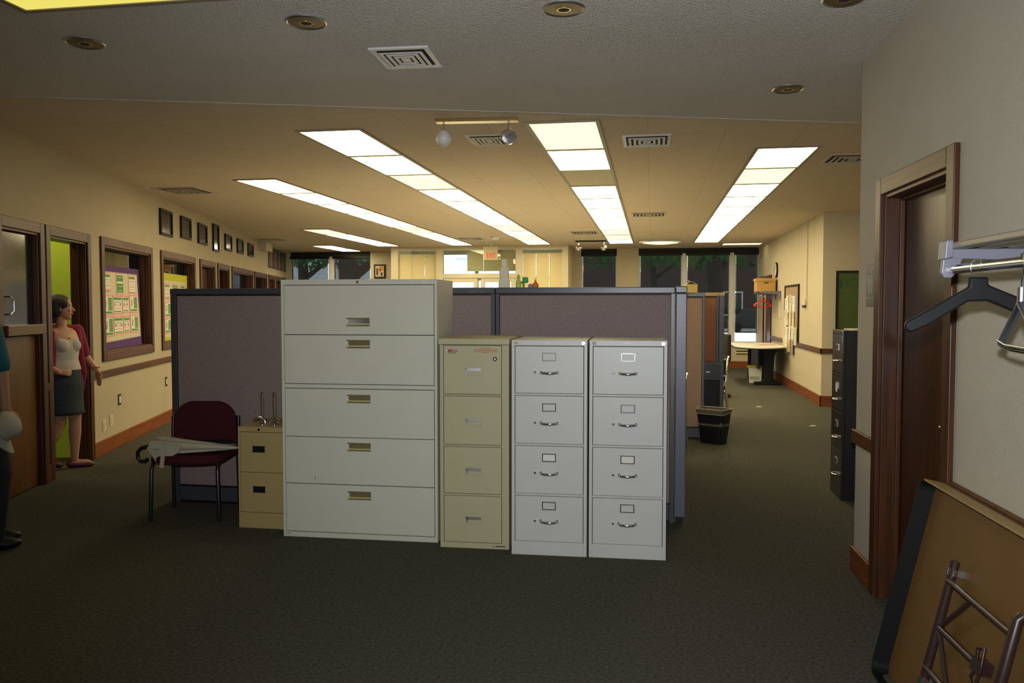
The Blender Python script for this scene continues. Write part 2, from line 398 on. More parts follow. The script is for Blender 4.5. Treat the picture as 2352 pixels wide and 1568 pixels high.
# door 2: doorway with its leaf swung into the office
d2 = lw_door(OP[1]); a, b, z0, z1 = OP[1]
mb = MB(); mb.box((0, -.04, .01), (.82, 0, z1-.03), 'door')
lf = mb.build('door_leaf', d2, bevel=.003, loc=(a+.02, TH+.02, 0), rot=R(104))
mb = MB(); mb.cyl((.76, -.05, 1.0), (.76, .02, 1.0), .01, 'brass'); mb.sphere((.76, -.065, 1.0), .028, 'brass', 10); mb.build('door_handle', lf, smooth=40)
w1 = lw_window(OP[2]); w2 = lw_window(OP[3])
d3 = lw_door(OP[4]); d4 = lw_door(OP[5]); w3 = lw_window(OP[6]); w4 = lw_window(OP[7]); d5 = lw_door(OP[8]); d6 = lw_door(OP[9]); w5 = lw_window(OP[10])
for d, op, ang, mm in ((d3, OP[4], 0, 'door'), (d4, OP[5], 95, 'door'), (d5, OP[8], 0, 'door_red'), (d6, OP[9], 0, 'door_red')):
    mb = MB()
    wd = op[1]-op[0]-.06
    if ang:
        mb.box((0, -.04, .01), (wd, 0, op[3]-.03), mm); lf = mb.build('door_leaf', d, bevel=.003, loc=(op[1]-.03, TH, 0), rot=R(ang))
    else:
        mb.box((0, .085, .01), (wd, .125, op[3]-.03), mm); lf = mb.build('door_leaf', d, bevel=.003, loc=(op[0]+.03, 0, 0))
    k = MB(); k.sphere((wd-.07, .06 if not ang else -.06, 1.0), .028, 'brass', 8); k.build('door_handle', lf, smooth=40)
# vertical blinds inside the office windows
def blinds(w, op, m, y=.18, s0=None, s1=None, z0=None):
    s0 = op[0]-.05 if s0 is None else s0; s1 = op[1]+.1 if s1 is None else s1
    mb = MB(); mb.box((s0, y-.03, op[3]-.06), (s1, y+.03, op[3]-.02), 'alu'); mb.build('blind_track', w)
    mb = MB(); s = s0
    while s < s1-.08:
        mx = Matrix.Translation((s+.04, y, 0)) @ Matrix.Rotation(R(22), 4, 'Z')
        mb.box((-.045, -.001, (z0 or op[2]-.05)), (.045, .001, op[3]-.06), m, mx); s += .08
    mb.build('blind_slats', w)
M['blind_g'] = mat('grey_green_blind', (.36, .37, .26), .8)
M['blind_y'] = mat('yellow_blind', (.46, .38, .12), .8)
M['blind_w'] = mat('pale_grey_blind', (.34, .38, .36), .8)
blinds(w1, OP[2], 'blind_g', s1=2.19); blinds(w2, OP[3], 'blind_y', s1=4.38); blinds(w3, OP[6], 'blind_w'); blinds(w4, OP[7], 'img_dark'); blinds(w5, OP[10], 'img_dark')
# offices behind the left wall
def office(s0, s1, m, name, lit=None):
    mb = MB(); D = 3.0
    mb.box((s0, D, 0), (s1, D+.1, CH), m); mb.box((s0-.05, TH, 0), (s0, D, CH), m); mb.box((s1, TH, 0), (s1+.05, D, CH), m)
    o = lw_build(mb, name); struct(o); return o
office(-3.0, .18, M['lime'], 'wall_office_green'); office(.30, 2.2, M['grey_green'], 'wall_office_middle'); office(2.32, 4.4, M['ochre'], 'wall_office_ochre')
office(4.5, 6.75, M['wall'], 'wall_office_far'); office(6.87, 9.1, M['grey_green'], 'wall_office_grey'); office(9.22, 14.8, M['wall'], 'wall_office_end')
def ceiling_panel(name, x0, y0, x1, y1, m, label, group, z=CH, fr=.030):
    """one framed lay-in panel (frame + diffuser)"""
    t = empty(name, ((x0+x1)/2, (y0+y1)/2, z), 0, label, 'ceiling light', group)
    hx, hy = (x1-x0)/2, (y1-y0)/2; f = MB()
    f.box((-hx, -hy, -.012), (hx, -hy+fr, .0), 'light_frame'); f.box((-hx, hy-fr, -.012), (hx, hy, 0), 'light_frame')
    f.box((-hx, -hy+fr, -.012), (-hx+fr, hy-fr, 0), 'light_frame'); f.box((hx-fr, -hy+fr, -.012), (hx, hy-fr, 0), 'light_frame')
    f.build('frame', t)
    d = MB(); d.box((-hx+fr, -hy+fr, -.007), (hx-fr, hy-fr, -.001), m); d.build('diffuser', t); return t
def office_fill_light(s, lab, m='panel_light_dim', y=1.6):
    p = LW(s, y); return ceiling_panel('ceiling_light', p.x-.3, p.y-.3, p.x+.3, p.y+.3, m, lab, None)  # added lamp, out of view, brightens the office walls
office_fill_light(-.45, 'added unseen fill light in the lime green office', 'panel_light', .75); office_fill_light(1.3, 'added unseen fill light in the office behind the purple bordered board'); office_fill_light(3.4, 'added unseen fill light in the yellow office behind the lime bordered board')

# ---- near right wall (local x away from camera, room on +y side because of NWA=92deg)
def NW(s, y=0., z=0.): return NW0 + Vector((math.cos(NWA)*s - math.sin(NWA)*y, math.sin(NWA)*s + math.cos(NWA)*y, z))
def nw_build(mb, name, parent=None, **k):
    o = mb.build(name, parent, **k)
    if parent is None: o.location = NW0; o.rotation_euler = (0, 0, NWA)
    return o
da, db, dz = -1.325, -.455, 2.10
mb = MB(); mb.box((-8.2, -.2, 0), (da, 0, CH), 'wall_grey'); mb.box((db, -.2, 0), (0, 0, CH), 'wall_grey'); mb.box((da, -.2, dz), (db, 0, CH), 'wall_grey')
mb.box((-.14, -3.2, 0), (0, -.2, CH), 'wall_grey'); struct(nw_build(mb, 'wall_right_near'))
mb = MB(); mb.box((-8.2, 0, .745), (da-.085, .022, .82), 'rail_y'); mb.box((db+.085, 0, .745), (.018, .022, .82), 'rail_y'); mb.box((0, -1.0, .745), (.018, .0, .82), 'rail_y')
for v in range(len(mb.v)): pass
o = nw_build(mb, 'trim_3', bevel=.004); struct(o)
mb = MB(); mb.box((-8.2, 0, 0), (da-.085, .018, .14), 'base_h'); mb.box((db+.085, 0, 0), (.016, .018, .14), 'base_h'); mb.box((0, -3.1, 0), (.016, 0, .14), 'base_h')
struct(nw_build(mb, 'baseboard_right', bevel=.003))
mb = MB()
mb.box((da-.085, 0, 0), (da, .024, dz+.085), 'trim'); mb.box((db, 0, 0), (db+.085, .024, dz+.085), 'trim'); mb.box((da, 0, dz), (db, .024, dz+.085), 'trim_h')
mb.box((da, -.2, 0), (da+.02, .005, dz), 'trim'); mb.box((db-.02, -.2, 0), (db, .005, dz), 'trim'); mb.box((da+.02, -.2, dz-.02), (db-.02, .005, dz), 'trim_h')
mb.box((da+.02, -.09, 0), (da+.035, -.065, dz-.02), 'trim'); mb.box((db-.035, -.09, 0), (db-.02, -.065, dz-.02), 'trim'); mb.box((da+.02, -.09, dz-.035), (db-.02, -.065, dz-.02), 'trim')
nd[0] += 1; dn = nw_build(mb, 'door_%d' % nd[0], bevel=.004); struct(dn)
mb = MB(); mb.box((da+.022, -.135, .008), (db-.022, -.092, dz-.022), 'door'); lf = mb.build('door_leaf', dn, bevel=.002)
mb = MB(); mb.cyl((da+.085, -.092, 1.0), (da+.085, -.084, 1.0), .03, 'brass', n=20); mb.cyl((da+.085, -.09, 1.0), (da+.085, -.045, 1.0), .010, 'brass')
mb.tube([(da+.085, -.045, 1.0), (da+.12, -.043, 1.0), (da+.19, -.047, .998)], .0095, 'brass'); mb.build('door_handle', lf, smooth=40)

# ---- far right wall, recess, back wall
XR = 2.53; YC = 13.06
DY0, DY1 = 18.45, 19.55
mb = MB(); mb.box((XR, YC, 0), (XR+.15, DY0, CH), 'wall'); mb.box((XR, DY1, 0), (XR+.15, YB+.2, CH), 'wall'); mb.box((XR, DY0, 2.1), (XR+.15, DY1, CH), 'wall')
mb.box((XR+.15, YC, 0), (5, YC+.12, CH), 'wall'); struct(mb.build('wall_right'))
mb = MB(); mb.box((4.3, 4.0, 0), (4.4, YC, CH), 'wall'); struct(mb.build('wall_recess'))
mb = MB(); mb.box((XR-.022, YC-.022, .80), (XR, DY0-.08, .88), 'rail_y'); mb.box((XR-.022, YC-.022, .80), (4.3, YC, .88), 'rail_y'); struct(mb.build('trim_4', bevel=.004))
mb = MB(); mb.box((XR-.018, YC-.018, 0), (XR, DY0-.08, .165), 'base_y'); mb.box((XR-.018, YC-.018, 0), (4.3, YC, .165), 'base_h'); struct(mb.build('baseboard_far_right', bevel=.003))
nd[0] += 1
mb = MB(); mb.box((XR-.03, DY0-.08, 0), (XR, DY0, 2.18), 'door_red'); mb.box((XR-.03, DY1, 0), (XR, DY1+.08, 2.18), 'door_red'); mb.box((XR-.03, DY0, 2.1), (XR, DY1, 2.18), 'door_red')
do = mb.build('door_%d' % nd[0], bevel=.004); struct(do)
mb = MB(); mb.box((XR+.03, DY0, .01), (XR+.07, DY1, 2.1), 'door_red'); mb.build('door_leaf', do)

bm_ = MB()
WT = 2.80                                            # window head
def bx(px, py=600): return atY(px, py, YB).x
def bz(px, py): return atY(px, py, YB).z
SILL = bz(1700, 787)
xl = LW(SB).x
XW = [(xl+.15, bx(757)), (bx(765), bx(853))]
XWR = [(bx(1335), bx(1417)), (bx(1467), bx(1567)), (bx(1575), bx(1677)), (bx(1686), XR)]
VX0, VX1 = atY(898, 600, 19.2).x, atY(1305, 600, 19.2).x
# walls between
mb = MB()
mb.box((xl-.3, YB, 0), (XW[0][0], YB+.15, CH), 'wall')
mb.box((XW[0][0], YB, 0), (XW[1][1], YB+.15, SILL), 'wall'); mb.box((XW[0][0], YB, WT), (XW[1][1], YB+.15, CH), 'dark')
mb.box((XW[1][1], YB-.08, 0), (VX0+.05, YB+.15, CH), 'wall')
mb.box((VX1-.05, YB, 0), (XWR[0][0], YB+.15, CH), 'wall'); mb.box((XWR[0][1], YB-.08, 0), (XWR[1][0], YB+.15, CH), 'wall')
mb.box((XWR[0][0], YB, 0), (XWR[0][1], YB+.15, SILL), 'wall'); mb.box((XWR[1][0], YB, 0), (XR+.15, YB+.15, SILL), 'wall')
mb.box((XWR[0][0], YB, WT), (XWR[0][1], YB+.15, CH), 'dark'); mb.box((XWR[1][0], YB, WT), (XR+.15, YB+.15, CH), 'dark')
for a_, b_ in ((757, 765), (1567, 1575), (1677, 1686)): mb.box((bx(a_), YB+.01, SILL), (bx(b_), YB+.12, WT), 'chalk')
struct(mb.build('wall_back'))
mb = MB(); mb.box((XWR[1][0], YB-.02, 0), (XR, YB, .17), 'base_h'); struct(mb.build('baseboard_back', bevel=.003))
mb = MB(); mb.box((XWR[1][0], YB-.10, SILL-.03), (XR-.002, YB, SILL), 'chalk'); struct(mb.build('trim_5', bevel=.004))
def back_window(x0, x1, shade_to, n, top=WT):
    nw[0] += 1; mb = MB(); t = .035
    mb.box((x0, YB+.02, SILL), (x0+t, YB+.1, top), 'chalk'); mb.box((x1-t, YB+.02, SILL), (x1, YB+.1, top), 'chalk')
    mb.box((x0+t, YB+.02, top-t), (x1-t, YB+.1, top), 'chalk'); mb.box((x0+t, YB+.02, SILL), (x1-t, YB+.1, SILL+t), 'chalk')
    o = mb.build('window_%d' % nw[0]); struct(o)
    g = MB(); g.box((x0+t, YB+.07, SILL+t), (x1-t, YB+.076, top-t), 'glass'); g.build('pane', o)
    t2 = empty('roller_shade', ((x0+x1)/2, YB-.02, top), 0, 'dark see-through roller shade over the %s' % n, 'roller shade', 'solar shades on the street windows')
    hw = (x1-x0)/2
    r = MB(); r.cyl((-hw+.01, 0, -.03), (hw-.01, 0, -.03), .03, 'black', n=14); r.box((-hw, -.03, -.05), (hw, .03, .0), 'black'); r.build('roller', t2)
    s = MB(); s.box((-hw+.052, .0, shade_to-top), (hw-.030, .002, -.05), 'shade'); s.build('shade_cloth', t2)
    h = MB(); h.box((-hw+.052, -.008, shade_to-top-.03), (hw-.030, .010, shade_to-top), 'black'); h.build('hem_bar', t2)
SH = bz(1700, 763)+.02
back_window(XW[0][0], XW[0][1], 1.2, 'leftmost street window'); back_window(XW[1][0], XW[1][1], 1.2, 'street window beside the small framed picture')
back_window(XWR[0][0], XWR[0][1], 1.0, 'narrow street window right of the entrance'); back_window(XWR[1][0], XWR[1][1], SH, 'street window right of the olive pier')
back_window(XWR[2][0], XWR[2][1], SH, 'middle window of the right-hand street windows'); back_window(XWR[3][0], XWR[3][1], SH, 'street window beside the right wall above the round-ended table')
# behind the camera
mb = MB(); mb.box((-13, -3.3, 0), (5, -3.2, CH), 'wall'); struct(mb.build('wall_rear'))

# ---- glazed entrance vestibule
VY = 19.2; vx = lambda p: atY(p, 600, VY).x
mb = MB()
P = [(vx(898), vx(914)), (vx(1001), vx(1017)), (vx(1184), vx(1199)), (vx(1291), vx(1305))]
for a, b in P: mb.box((a, VY, 0), (b, VY+.12, CH), 'mullion')
for a, b in ((P[0][1], P[1][0]), (P[2][1], P[3][0])):
    mb.box((a, VY+.02, CH-.09), (b, VY+.1, CH), 'mullion'); mb.box((a, VY+.02, 0), (b, VY+.1, .12), 'mullion')
zt = atY(1090, 628, VY).z; zh = atY(1090, 638, VY).z
mb.box((P[1][1], VY+.01, zh), (P[2][0], VY+.11, zt), 'mullion'); mb.box((P[1][1], VY+.02, CH-.09), (P[2][0], VY+.1, CH), 'mullion')
o = mb.build('window_%d' % (nw[0]+1)); nw[0] += 1; struct(o); vest = o
mb = MB(); x = P[0][1]
def vslats(a, b, z0, z1, y, m, name, par):
    mb = MB(); s = a; n = max(1, round((b-a)/.36)); st = (b-a)/n
    for i in range(n): mb.box((a+i*st+.004, y+(i % 2)*.006, z0), (a+(i+1)*st-.004, y+(i % 2)*.006+.004, z1), m)
    return mb.build(name, par)
vslats(P[0][1], P[1][0], .12, CH-.17, VY+.13, 'cream', 'blind_panel', vest); vslats(P[2][1], P[3][0], .12, CH-.17, VY+.13, 'cream', 'blind_panel', vest)
vslats(vx(1070), P[2][0], zt+.06, CH-.12, VY+.13, 'cream', 'blind_panel', vest)
mb = MB(); mb.box((P[1][1], VY+.06, zt), (P[2][0], VY+.066, CH-.09), 'glass'); mb.build('pane', vest)
# side wall of the vestibule
mb = MB(); mb.box((P[3][0], VY+.12, 0), (P[3][1], YB, CH), 'cream'); mb.box((P[0][0], VY+.12, 0), (P[0][0]+.1, YB, CH), 'cream'); struct(mb.build('wall_vestibule'))
# doors
for k, (a, b) in enumerate(((P[1][1]+.02, vx(1096)), (vx(1104), P[2][0]-.02))):
    nd[0] += 1; mb = MB(); t = .09
    mb.box((a, VY+.03, 0), (a+t, VY+.08, zh-.01), 'mullion'); mb.box((b-t, VY+.03, 0), (b, VY+.08, zh-.01), 'mullion')
    mb.box((a+t, VY+.03, zh-.10), (b-t, VY+.08, zh-.01), 'mullion'); mb.box((a+t, VY+.03, 0), (b-t, VY+.08, .2), 'mullion')
    o = mb.build('door_%d' % nd[0], bevel=.004); struct(o)
    g = MB(); g.box((a+t, VY+.05, .2), (b-t, VY+.056, zh-.10), 'glass'); g.build('pane', o)
    h = MB(); hx = b-t/2 if k == 0 else a+t/2
    h.tube([(hx, VY+.03, 1.0), (hx, VY-.03, 1.0), (hx, VY-.03, 1.3), (hx, VY+.03, 1.3)], .01, 'alu'); h.build('handle', o, smooth=40)
# street-side of the vestibule
mb = MB(); 
for a in (VX0, vx(1060), vx(1120), VX1-.1): mb.box((a, YB+.02, 0), (a+.08, YB+.12, CH), 'mullion')
mb.box((VX0, YB+.02, zh-.02), (VX1, YB+.12, zh+.08), 'mullion'); mb.box((VX0, YB+.02, CH-.1), (VX1, YB+.12, CH), 'mullion')
nw[0] += 1; o = mb.build('window_%d' % nw[0]); struct(o)
g = MB(); g.box((VX0, YB+.06, 0), (VX1, YB+.066, CH), 'glass'); g.build('pane', o)

# ================================================================== OUTSIDE
mb = MB(); mb.box((-60, YB+.2, -.25), (60, 90, -.12), 'asphalt'); struct(mb.build('ground_outside'))
mb = MB(); mb.box((-40, YB+.2, -.12), (40, YB+5.5, -.02), 'concrete'); struct(mb.build('pavement'))
t = empty('brick_building', (4, 60, -.12), 0, 'long brick building across the street seen through the right-hand windows', 'building')
mb = MB(); mb.box((-10, 0, 0), (22, 10, 8.5), 'brick'); mb.build('wall', t)
mb = MB(); mb.box((-10.2, -.2, 8.5), (22.2, 10.2, 8.9), 'chalk'); mb.build('roof_edge', t)
for xx in (-8.2, -3.5, .5, 4.5, 8.5):
    mb = MB(); mb.box((xx, -.05, .9), (xx+1.8, .02, 2.6), 'chalk'); mb.box((xx+.1, -.06, 1.0), (xx+1.7, -.04, 2.5), 'img_dark'); mb.build('window', t)
t = empty('siding_building', (-14.5, 62, -.12), 0, 'pale sided building across the street seen through the left-hand windows', 'building')
mb = MB(); mb.box((-14, 0, 0), (8, 9, 5.2), 'siding'); mb.build('wall', t)
mb = MB(); mb.prism([(-14.4, 5.2), (8.4, 5.2), (-3, 8.2)], 'y', -.3, 9.3, 'asphalt'); mb.build('roof', t)
for xx in (-10, -5, 1):
    mb = MB(); mb.box((xx, -.05, 1.2), (xx+1.6, .02, 2.8), 'img_dark'); mb.build('window', t)
def tree(x, y, h, r, lab, seed):
    random.seed(seed); t = empty('street_tree', (x, y, -.12), 0, lab, 'tree', 'trees along the street')
    mb = MB(); mb.tube([(0, 0, 0), (.05, 0, h*.3), (-.05, .05, h*.6), (.1, 0, h*.85)], [r, r*.85, r*.7, r*.3], 'bark', 12)
    for k in range(6):
        a = k*1.05+random.random(); z = h*(.35+.08*k)
        mb.tube([(0, 0, z), (math.cos(a)*.9, math.sin(a)*.9, z+.7), (math.cos(a)*1.9, math.sin(a)*1.9, z+1.1)], [r*.45, r*.3, r*.1], 'bark', 8)
    mb.build('trunk', t, smooth=60)
    lf = MB()
    for k in range(2600):
        a = random.random()*2*PI; rr = 2.9*math.sqrt(random.random()); z = h*.42+random.random()*h*.62
        s = .13; n = Matrix.Translation((rr*math.cos(a), rr*math.sin(a), z)) @ Euler((random.random()*6, random.random()*6, random.random()*6)).to_matrix().to_4x4()
        lf.add([(-s, 0, 0), (0, -s*.5, .02), (s, 0, 0), (0, s*.5, .02)], [(0, 1, 2, 3)], 'leaf', n)
    lf.build('foliage', t)
p = atY(800, 610, 26); tree(p.x, 26, 7, .42, 'thick dark trunked tree outside the window left of the framed picture', 1)
p = atY(1640, 610, 27); tree(p.x, 27, 7, .30, 'leafy tree outside the middle right-hand window', 2)
p = atY(1520, 610, 30); tree(p.x-.3, 33.6, 7.5, .16, 'slim leafy tree outside the window right of the olive pier', 3)
p = atY(695, 610, 31); tree(p.x, 31, 7.5, .25, 'leafy tree outside the leftmost street window', 4)
# parked car
p = atY(1720, 730, 46)
t = empty('parked_car', (p.x+1.2, 52, -.12), 0, 'dark car parked in front of the brick building across the street', 'car')
mb = MB(); mb.prism([(-2.1, .3), (-2.1, .75), (-1.5, .85), (-.9, 1.4), (.7, 1.42), (1.3, .95), (2.1, .8), (2.15, .3)], 'y', -.85, .85, 'black_metal'); mb.build('body', t, bevel=.06)
mb = MB(); mb.prism([(-1.3, .88), (-.82, 1.34), (.62, 1.36), (1.1, .95)], 'y', -.87, .87, 'img_dark'); mb.build('window', t)
for sx in (-1.35, 1.3):
    mb = MB(); mb.cyl((sx, -.9, .32), (sx, -.68, .32), .32, 'black', n=20); mb.build('wheel', t)

# ================================================================== CEILING LIGHTS
rows = [('A', -4.58, -4.06, 8.57, 1.13, 9, 'row of panels nearest the left wall of pictures'),
        ('B', -2.81, -2.255, 6.26, 1.135, 11, 'long row left of the track light'), ('C', -.965, -.397, 6.27, 1.137, 11, 'row right of the track light'),
        ('D', .89, 1.45, 7.60, 1.115, 10, 'right-hand row towards the street windows'), ('E', -6.36, -5.82, 14.36, 1.10, 4, 'short row of four near the left banners'),
        ('F', -7.88, -7.34, 18.38, 1.02, 2, 'pair of panels near the far left window')]
words = ['first', 'second', 'third', 'fourth', 'fifth', 'sixth', 'seventh', 'eighth', 'ninth', 'tenth', 'eleventh']
dim = {('B', 2), ('B', 7), ('B', 9), ('C', 0), ('C', 8), ('C', 9), ('D', 1), ('A', 5), ('E', 0)}
for k, x0, x1, y0, st, n, desc in rows:
    for i in range(n):
        m = 'panel_light_dim' if (k, i) in dim else 'panel_light'
        lab = '%s panel from the camera in the %s' % (words[i], desc)
        if (k, i) == ('C', 2): m = 'panel_off'; lab = 'unlit tan panel in the %s' % desc
        ceiling_panel('ceiling_light', x0, y0+i*st, x1, y0+(i+1)*st-.003, m, lab, 'fluorescent panels, '+desc)
ceiling_panel('ceiling_light', -2.90, 2.29, -1.70, 3.50, 'panel_light_yellow', 'large yellowed light panel at the top left corner of the photo', None, CH-.012, .03)
ceiling_panel('ceiling_light', 1.55, 19.1, 2.45, 19.7, 'panel_light_dim', 'small light panel by the right wall at the street windows', None)
t = empty('ceiling_light', tuple(atY(1517, 567, 18.3).xy)+(CH,), 0, 'round ceiling light in front of the right-hand street windows', 'ceiling light')
mb = MB(); mb.lathe([(.46, 0), (.46, -.035), (.40, -.04), (.40, -.02)], 'alu'); mb.build('rim', t, smooth=40)
mb = MB(); mb.lathe([(.40, -.02), (.36, -.045), (.2, -.065), (.01, -.07)], 'panel_light_dim'); mb.build('diffuser', t, smooth=60)

# recessed downlights
def downlight(px, py, lab, z=CH-.012):
    p = hz(px, py, z); t = empty('downlight', p, 0, lab, 'downlight', 'round brass downlights in the near ceiling')
    mb = MB(); mb.lathe([(.100, 0), (.100, -.006), (.093, -.011), (.086, -.006)], 'steel', n=40); mb.build('rim', t, smooth=30)
    mb = MB(); mb.lathe([(.088, -.004), (.088, -.007), (.034, -.0095), (.034, -.003)], 'brass_dark', n=40); mb.build('trim_plate', t, smooth=30)
    mb = MB(); mb.lathe([(.034, -.0098), (.034, -.0105), (.027, -.0105), (.027, -.004)], 'brass', n=24); mb.lathe([(.027, -.0045), (.027, -.0100), (.001, -.0100)], 'dark', n=24); mb.build('aperture', t)
downlight(195, 97, 'brass ringed downlight nearest the left wall'); downlight(703, 49, 'brass ringed downlight left of the flash-lit square vent')
downlight(1295, 18, 'brass ringed downlight at the top edge right of the square vent'); downlight(1810, 203, 'brass ringed downlight before the right wall corner')
downlight(1940, -5, 'downlight cut off by the top edge of the photo at right')

# vents
def ring_(f, w, h, t_, z0, z1, m):
    f.box((-w, -h, z0), (w, -h+t_, z1), m); f.box((-w, h-t_, z0), (w, h, z1), m); f.box((-w, -h+t_, z0), (-w+t_, h-t_, z1), m); f.box((w-t_, -h+t_, z0), (w, h-t_, z1), m)
def square_vent(cx, cy, hw, hh, rz, z, lab, m='vent', rings=4):
    t = empty('ceiling_vent', (cx, cy, z), rz, lab, 'ceiling vent', 'square air diffusers')
    f = MB()
    def ring(w, h, t_, z0, z1):
        f.box((-w, -h, z0), (w, -h+t_, z1), m); f.box((-w, h-t_, z0), (w, h, z1), m); f.box((-w, -h+t_, z0), (-w+t_, h-t_, z1), m); f.box((w-t_, -h+t_, z0), (w, h-t_, z1), m)
    ring(hw, hh, .03, -.012, 0); f.build('frame', t, bevel=.003)
    b = MB(); b.box((-hw+.03, -hh+.03, -.003), (hw-.03, hh-.03, -.001), 'dark'); b.build('backing', t)
    f = MB(); k = 0
    for i in range(rings):
        s = 1-(i+.75)*.95/(rings+.3); w_, h_ = (hw-.02)*s, (hh-.02)*s
        o_ = .020
        if w_ > o_+.008 and h_ > o_+.008: ring_(f, w_, h_, o_, -.020, -.017, m)
        else: f.box((-w_, -h_, -.020), (w_, h_, -.017), m)
    f.build('louvres', t)
    return t
M['vent_tan'] = mat('vent_tan_enamel', (.56, .48, .36), .5)
square_vent(-1.35, 4.49, .165, .19, R(2), CH-.012, 'white square air vent lit by the flash, left of the top centre')
square_vent(-.05, 7.12, .20, .24, 0, CH, 'square air vent right of the first bright panels')
p = hz(1125, 320, CH); square_vent(p.x, p.y, .17, .22, 0, CH, 'tan air vent behind the track light', 'vent_tan')
p = hz(425, 437, CH); square_vent(p.x, p.y, .28, .28, 0, CH, 'air vent near the left wall above the pictures', 'vent_tan')
p = hz(1490, 492, CH); square_vent(p.x, p.y, .26, .26, 0, CH, 'small far air vent between the two right-hand light rows', 'vent_tan')
p = hz(1342, 534, CH); square_vent(p.x, p.y, .26, .3, 0, CH, 'small far air vent left of the centre light row', 'vent_tan')
p = hz(1945, 363, CH); square_vent(p.x+.05, p.y, .25, .25, 0, CH, 'tan air vent beside the near right wall corner', 'vent_tan')
p = hz(625, 550, CH); square_vent(p.x, p.y, .3, .3, 0, CH, 'far left air vent above the banners', 'vent_tan')
p = hz(1080, 548, CH); square_vent(p.x, p.y, .26, .26, 0, CH, 'far air vent left of the exit sign', 'vent_tan')

# track light
t = empty('track_light', (-1.30, 6.12, CH), R(5), 'brass track light with two bulbs hanging under the ceiling', 'track light')
mb = MB(); mb.box((-.31, -.045, -.022), (.31, .045, 0), 'brass'); mb.build('track', t, bevel=.003)
for sx, kind in ((-.25, 0), (.24, 1)):
    mb = MB(); mb.tube([(sx, 0, -.02), (sx, 0, -.075)], .007, 'chrome'); mb.cyl((sx, 0, -.065), (sx, 0, -.085), .013, 'chrome'); st = mb.build('stem', t, smooth=40)
    if kind == 0:
        mb = MB(); mb.lathe([(.012, .03), (.03, .02), (.052, -.01), (.058, -.045), (.045, -.08), (.015, -.098), (.001, -.1)], 'chalk', c=(sx, 0, -.10)); mb.build('bulb', t, smooth=60)
    else:
        mb = MB(); mx = Matrix.Translation((sx, 0, -.135)) @ Matrix.Rotation(R(82), 4, 'X')
        mb.lathe([(.02, -.06), (.045, -.035), (.058, 0), (.060, .008), (.055, .010), (.001, .006)], 'chrome', mx=mx)
        for q in range(-4, 5):
            l = math.sqrt(max(0, .05**2-(q*.011)**2)); mb.box((-l, q*.011-.0025, .006), (l, q*.011+.0025, .016), 'chrome', mx @ Matrix.Rotation(R(35), 4, 'Z'))
        mb.build('bulb', t, smooth=40)
# far track heads
t = empty('track_light', tuple(hz(1358, 552, CH).xy)+(CH,), 0, 'far small track light with two round bulbs right of the entrance', 'track light')
mb = MB(); mb.box((-.34, -.03, -.03), (.34, .03, 0), 'dark'); mb.build('track', t)
for sx in (-.27, .27):
    mb = MB(); mb.cyl((sx, 0, -.03), (sx, 0, -.10), .012, 'chrome'); mb.sphere((sx, 0, -.16), .065, 'chrome', 12); mb.build('bulb', t, smooth=60)
p = hz(1137, 543, CH); t = empty('smoke_detector', p, 0, 'round smoke detector on the ceiling beyond the exit sign', 'smoke detector')
mb = MB(); mb.lathe([(.09, 0), (.09, -.03), (.06, -.06), (.001, -.062)], 'chalk'); mb.build('housing', t, smooth=40)

# exit sign
p = atY(1126.5, 566, 18.2); t = empty('exit_sign', (p.x, 18.2, CH), R(0), 'cream hanging sign reading EXIT in red before the entrance', 'exit sign')
hh = p.z-CH; bz_ = atY(1126, 597, 18.2).z-CH
mb = MB(); mb.cyl((0, 0, hh), (0, 0, 0), .02, 'chalk'); mb.box((-.12, -.04, -.01), (.12, .04, 0), 'chalk'); mb.build('hanger', t)
mb = MB(); mb.box((-.155, -.03, bz_), (.155, .03, hh), 'sheet'); bd = mb.build('housing', t, bevel=.008)
text('lettering', 'EXIT', .17, 'red_text', t, (0.02, -.032, bz_+.09), sx=.62, ext=.002)

# ================================================================== LEFT WALL ITEMS
def lwo(name, s, z, label, cat, group=None, y=0.):
    t = empty(name, LW(s, y, z), LWA, label, cat, group); return t
PD = [(2.43, 2.98, 2.43, 2.765), (3.43, 3.98, 2.47, 2.775), (4.42, 4.98, 2.465, 2.775), (5.41, 5.84, 2.415, 2.86), (6.345, 6.90, 2.49, 2.775), (7.42, 8.0, 2.505, 2.78), (8.52, 9.10, 2.515, 2.775)]
pn = ['nearest the camera', 'second from the camera', 'third from the camera', 'fourth, the tallest', 'fifth from the camera', 'sixth from the camera', 'last one']
for (s0, s1, z0, z1), nm in zip(PD, pn):
    t = lwo('framed_picture', (s0+s1)/2, (z0+z1)/2, 'small dark picture in a black frame high on the left wall, '+nm, 'picture', 'row of dark framed pictures high on the left wall')
    hw, hh = (s1-s0)/2, (z1-z0)/2; mb = MB(); f = .035
    mb.box((-hw, -.03, -hh), (-hw+f, 0, hh), 'black'); mb.box((hw-f, -.03, -hh), (hw, 0, hh), 'black'); mb.box((-hw+f, -.03, hh-f), (hw-f, 0, hh), 'black'); mb.box((-hw+f, -.03, -hh), (hw-f, 0, -hh+f), 'black')
    mb.build('frame', t, bevel=.003); mb = MB(); mb.box((-hw+f, -.014, -hh+f), (hw-f, -.002, hh-f), 'img_dark'); mb.build('photograph', t)
t = lwo('wall_box', 10.3, 2.88-.06, 'cream box fixed at the top of the left wall before the banners', 'utility box')
mb = MB(); mb.box((-.45, -.16, -.09), (.45, 0, .09), 'wall'); mb.build('cover', t, bevel=.006)
cols = [(.03, .035, .04), (.05, .02, .015), (.03, .035, .045), (.05, .02, .015), (.02, .03, .02), (.04, .03, .02)]
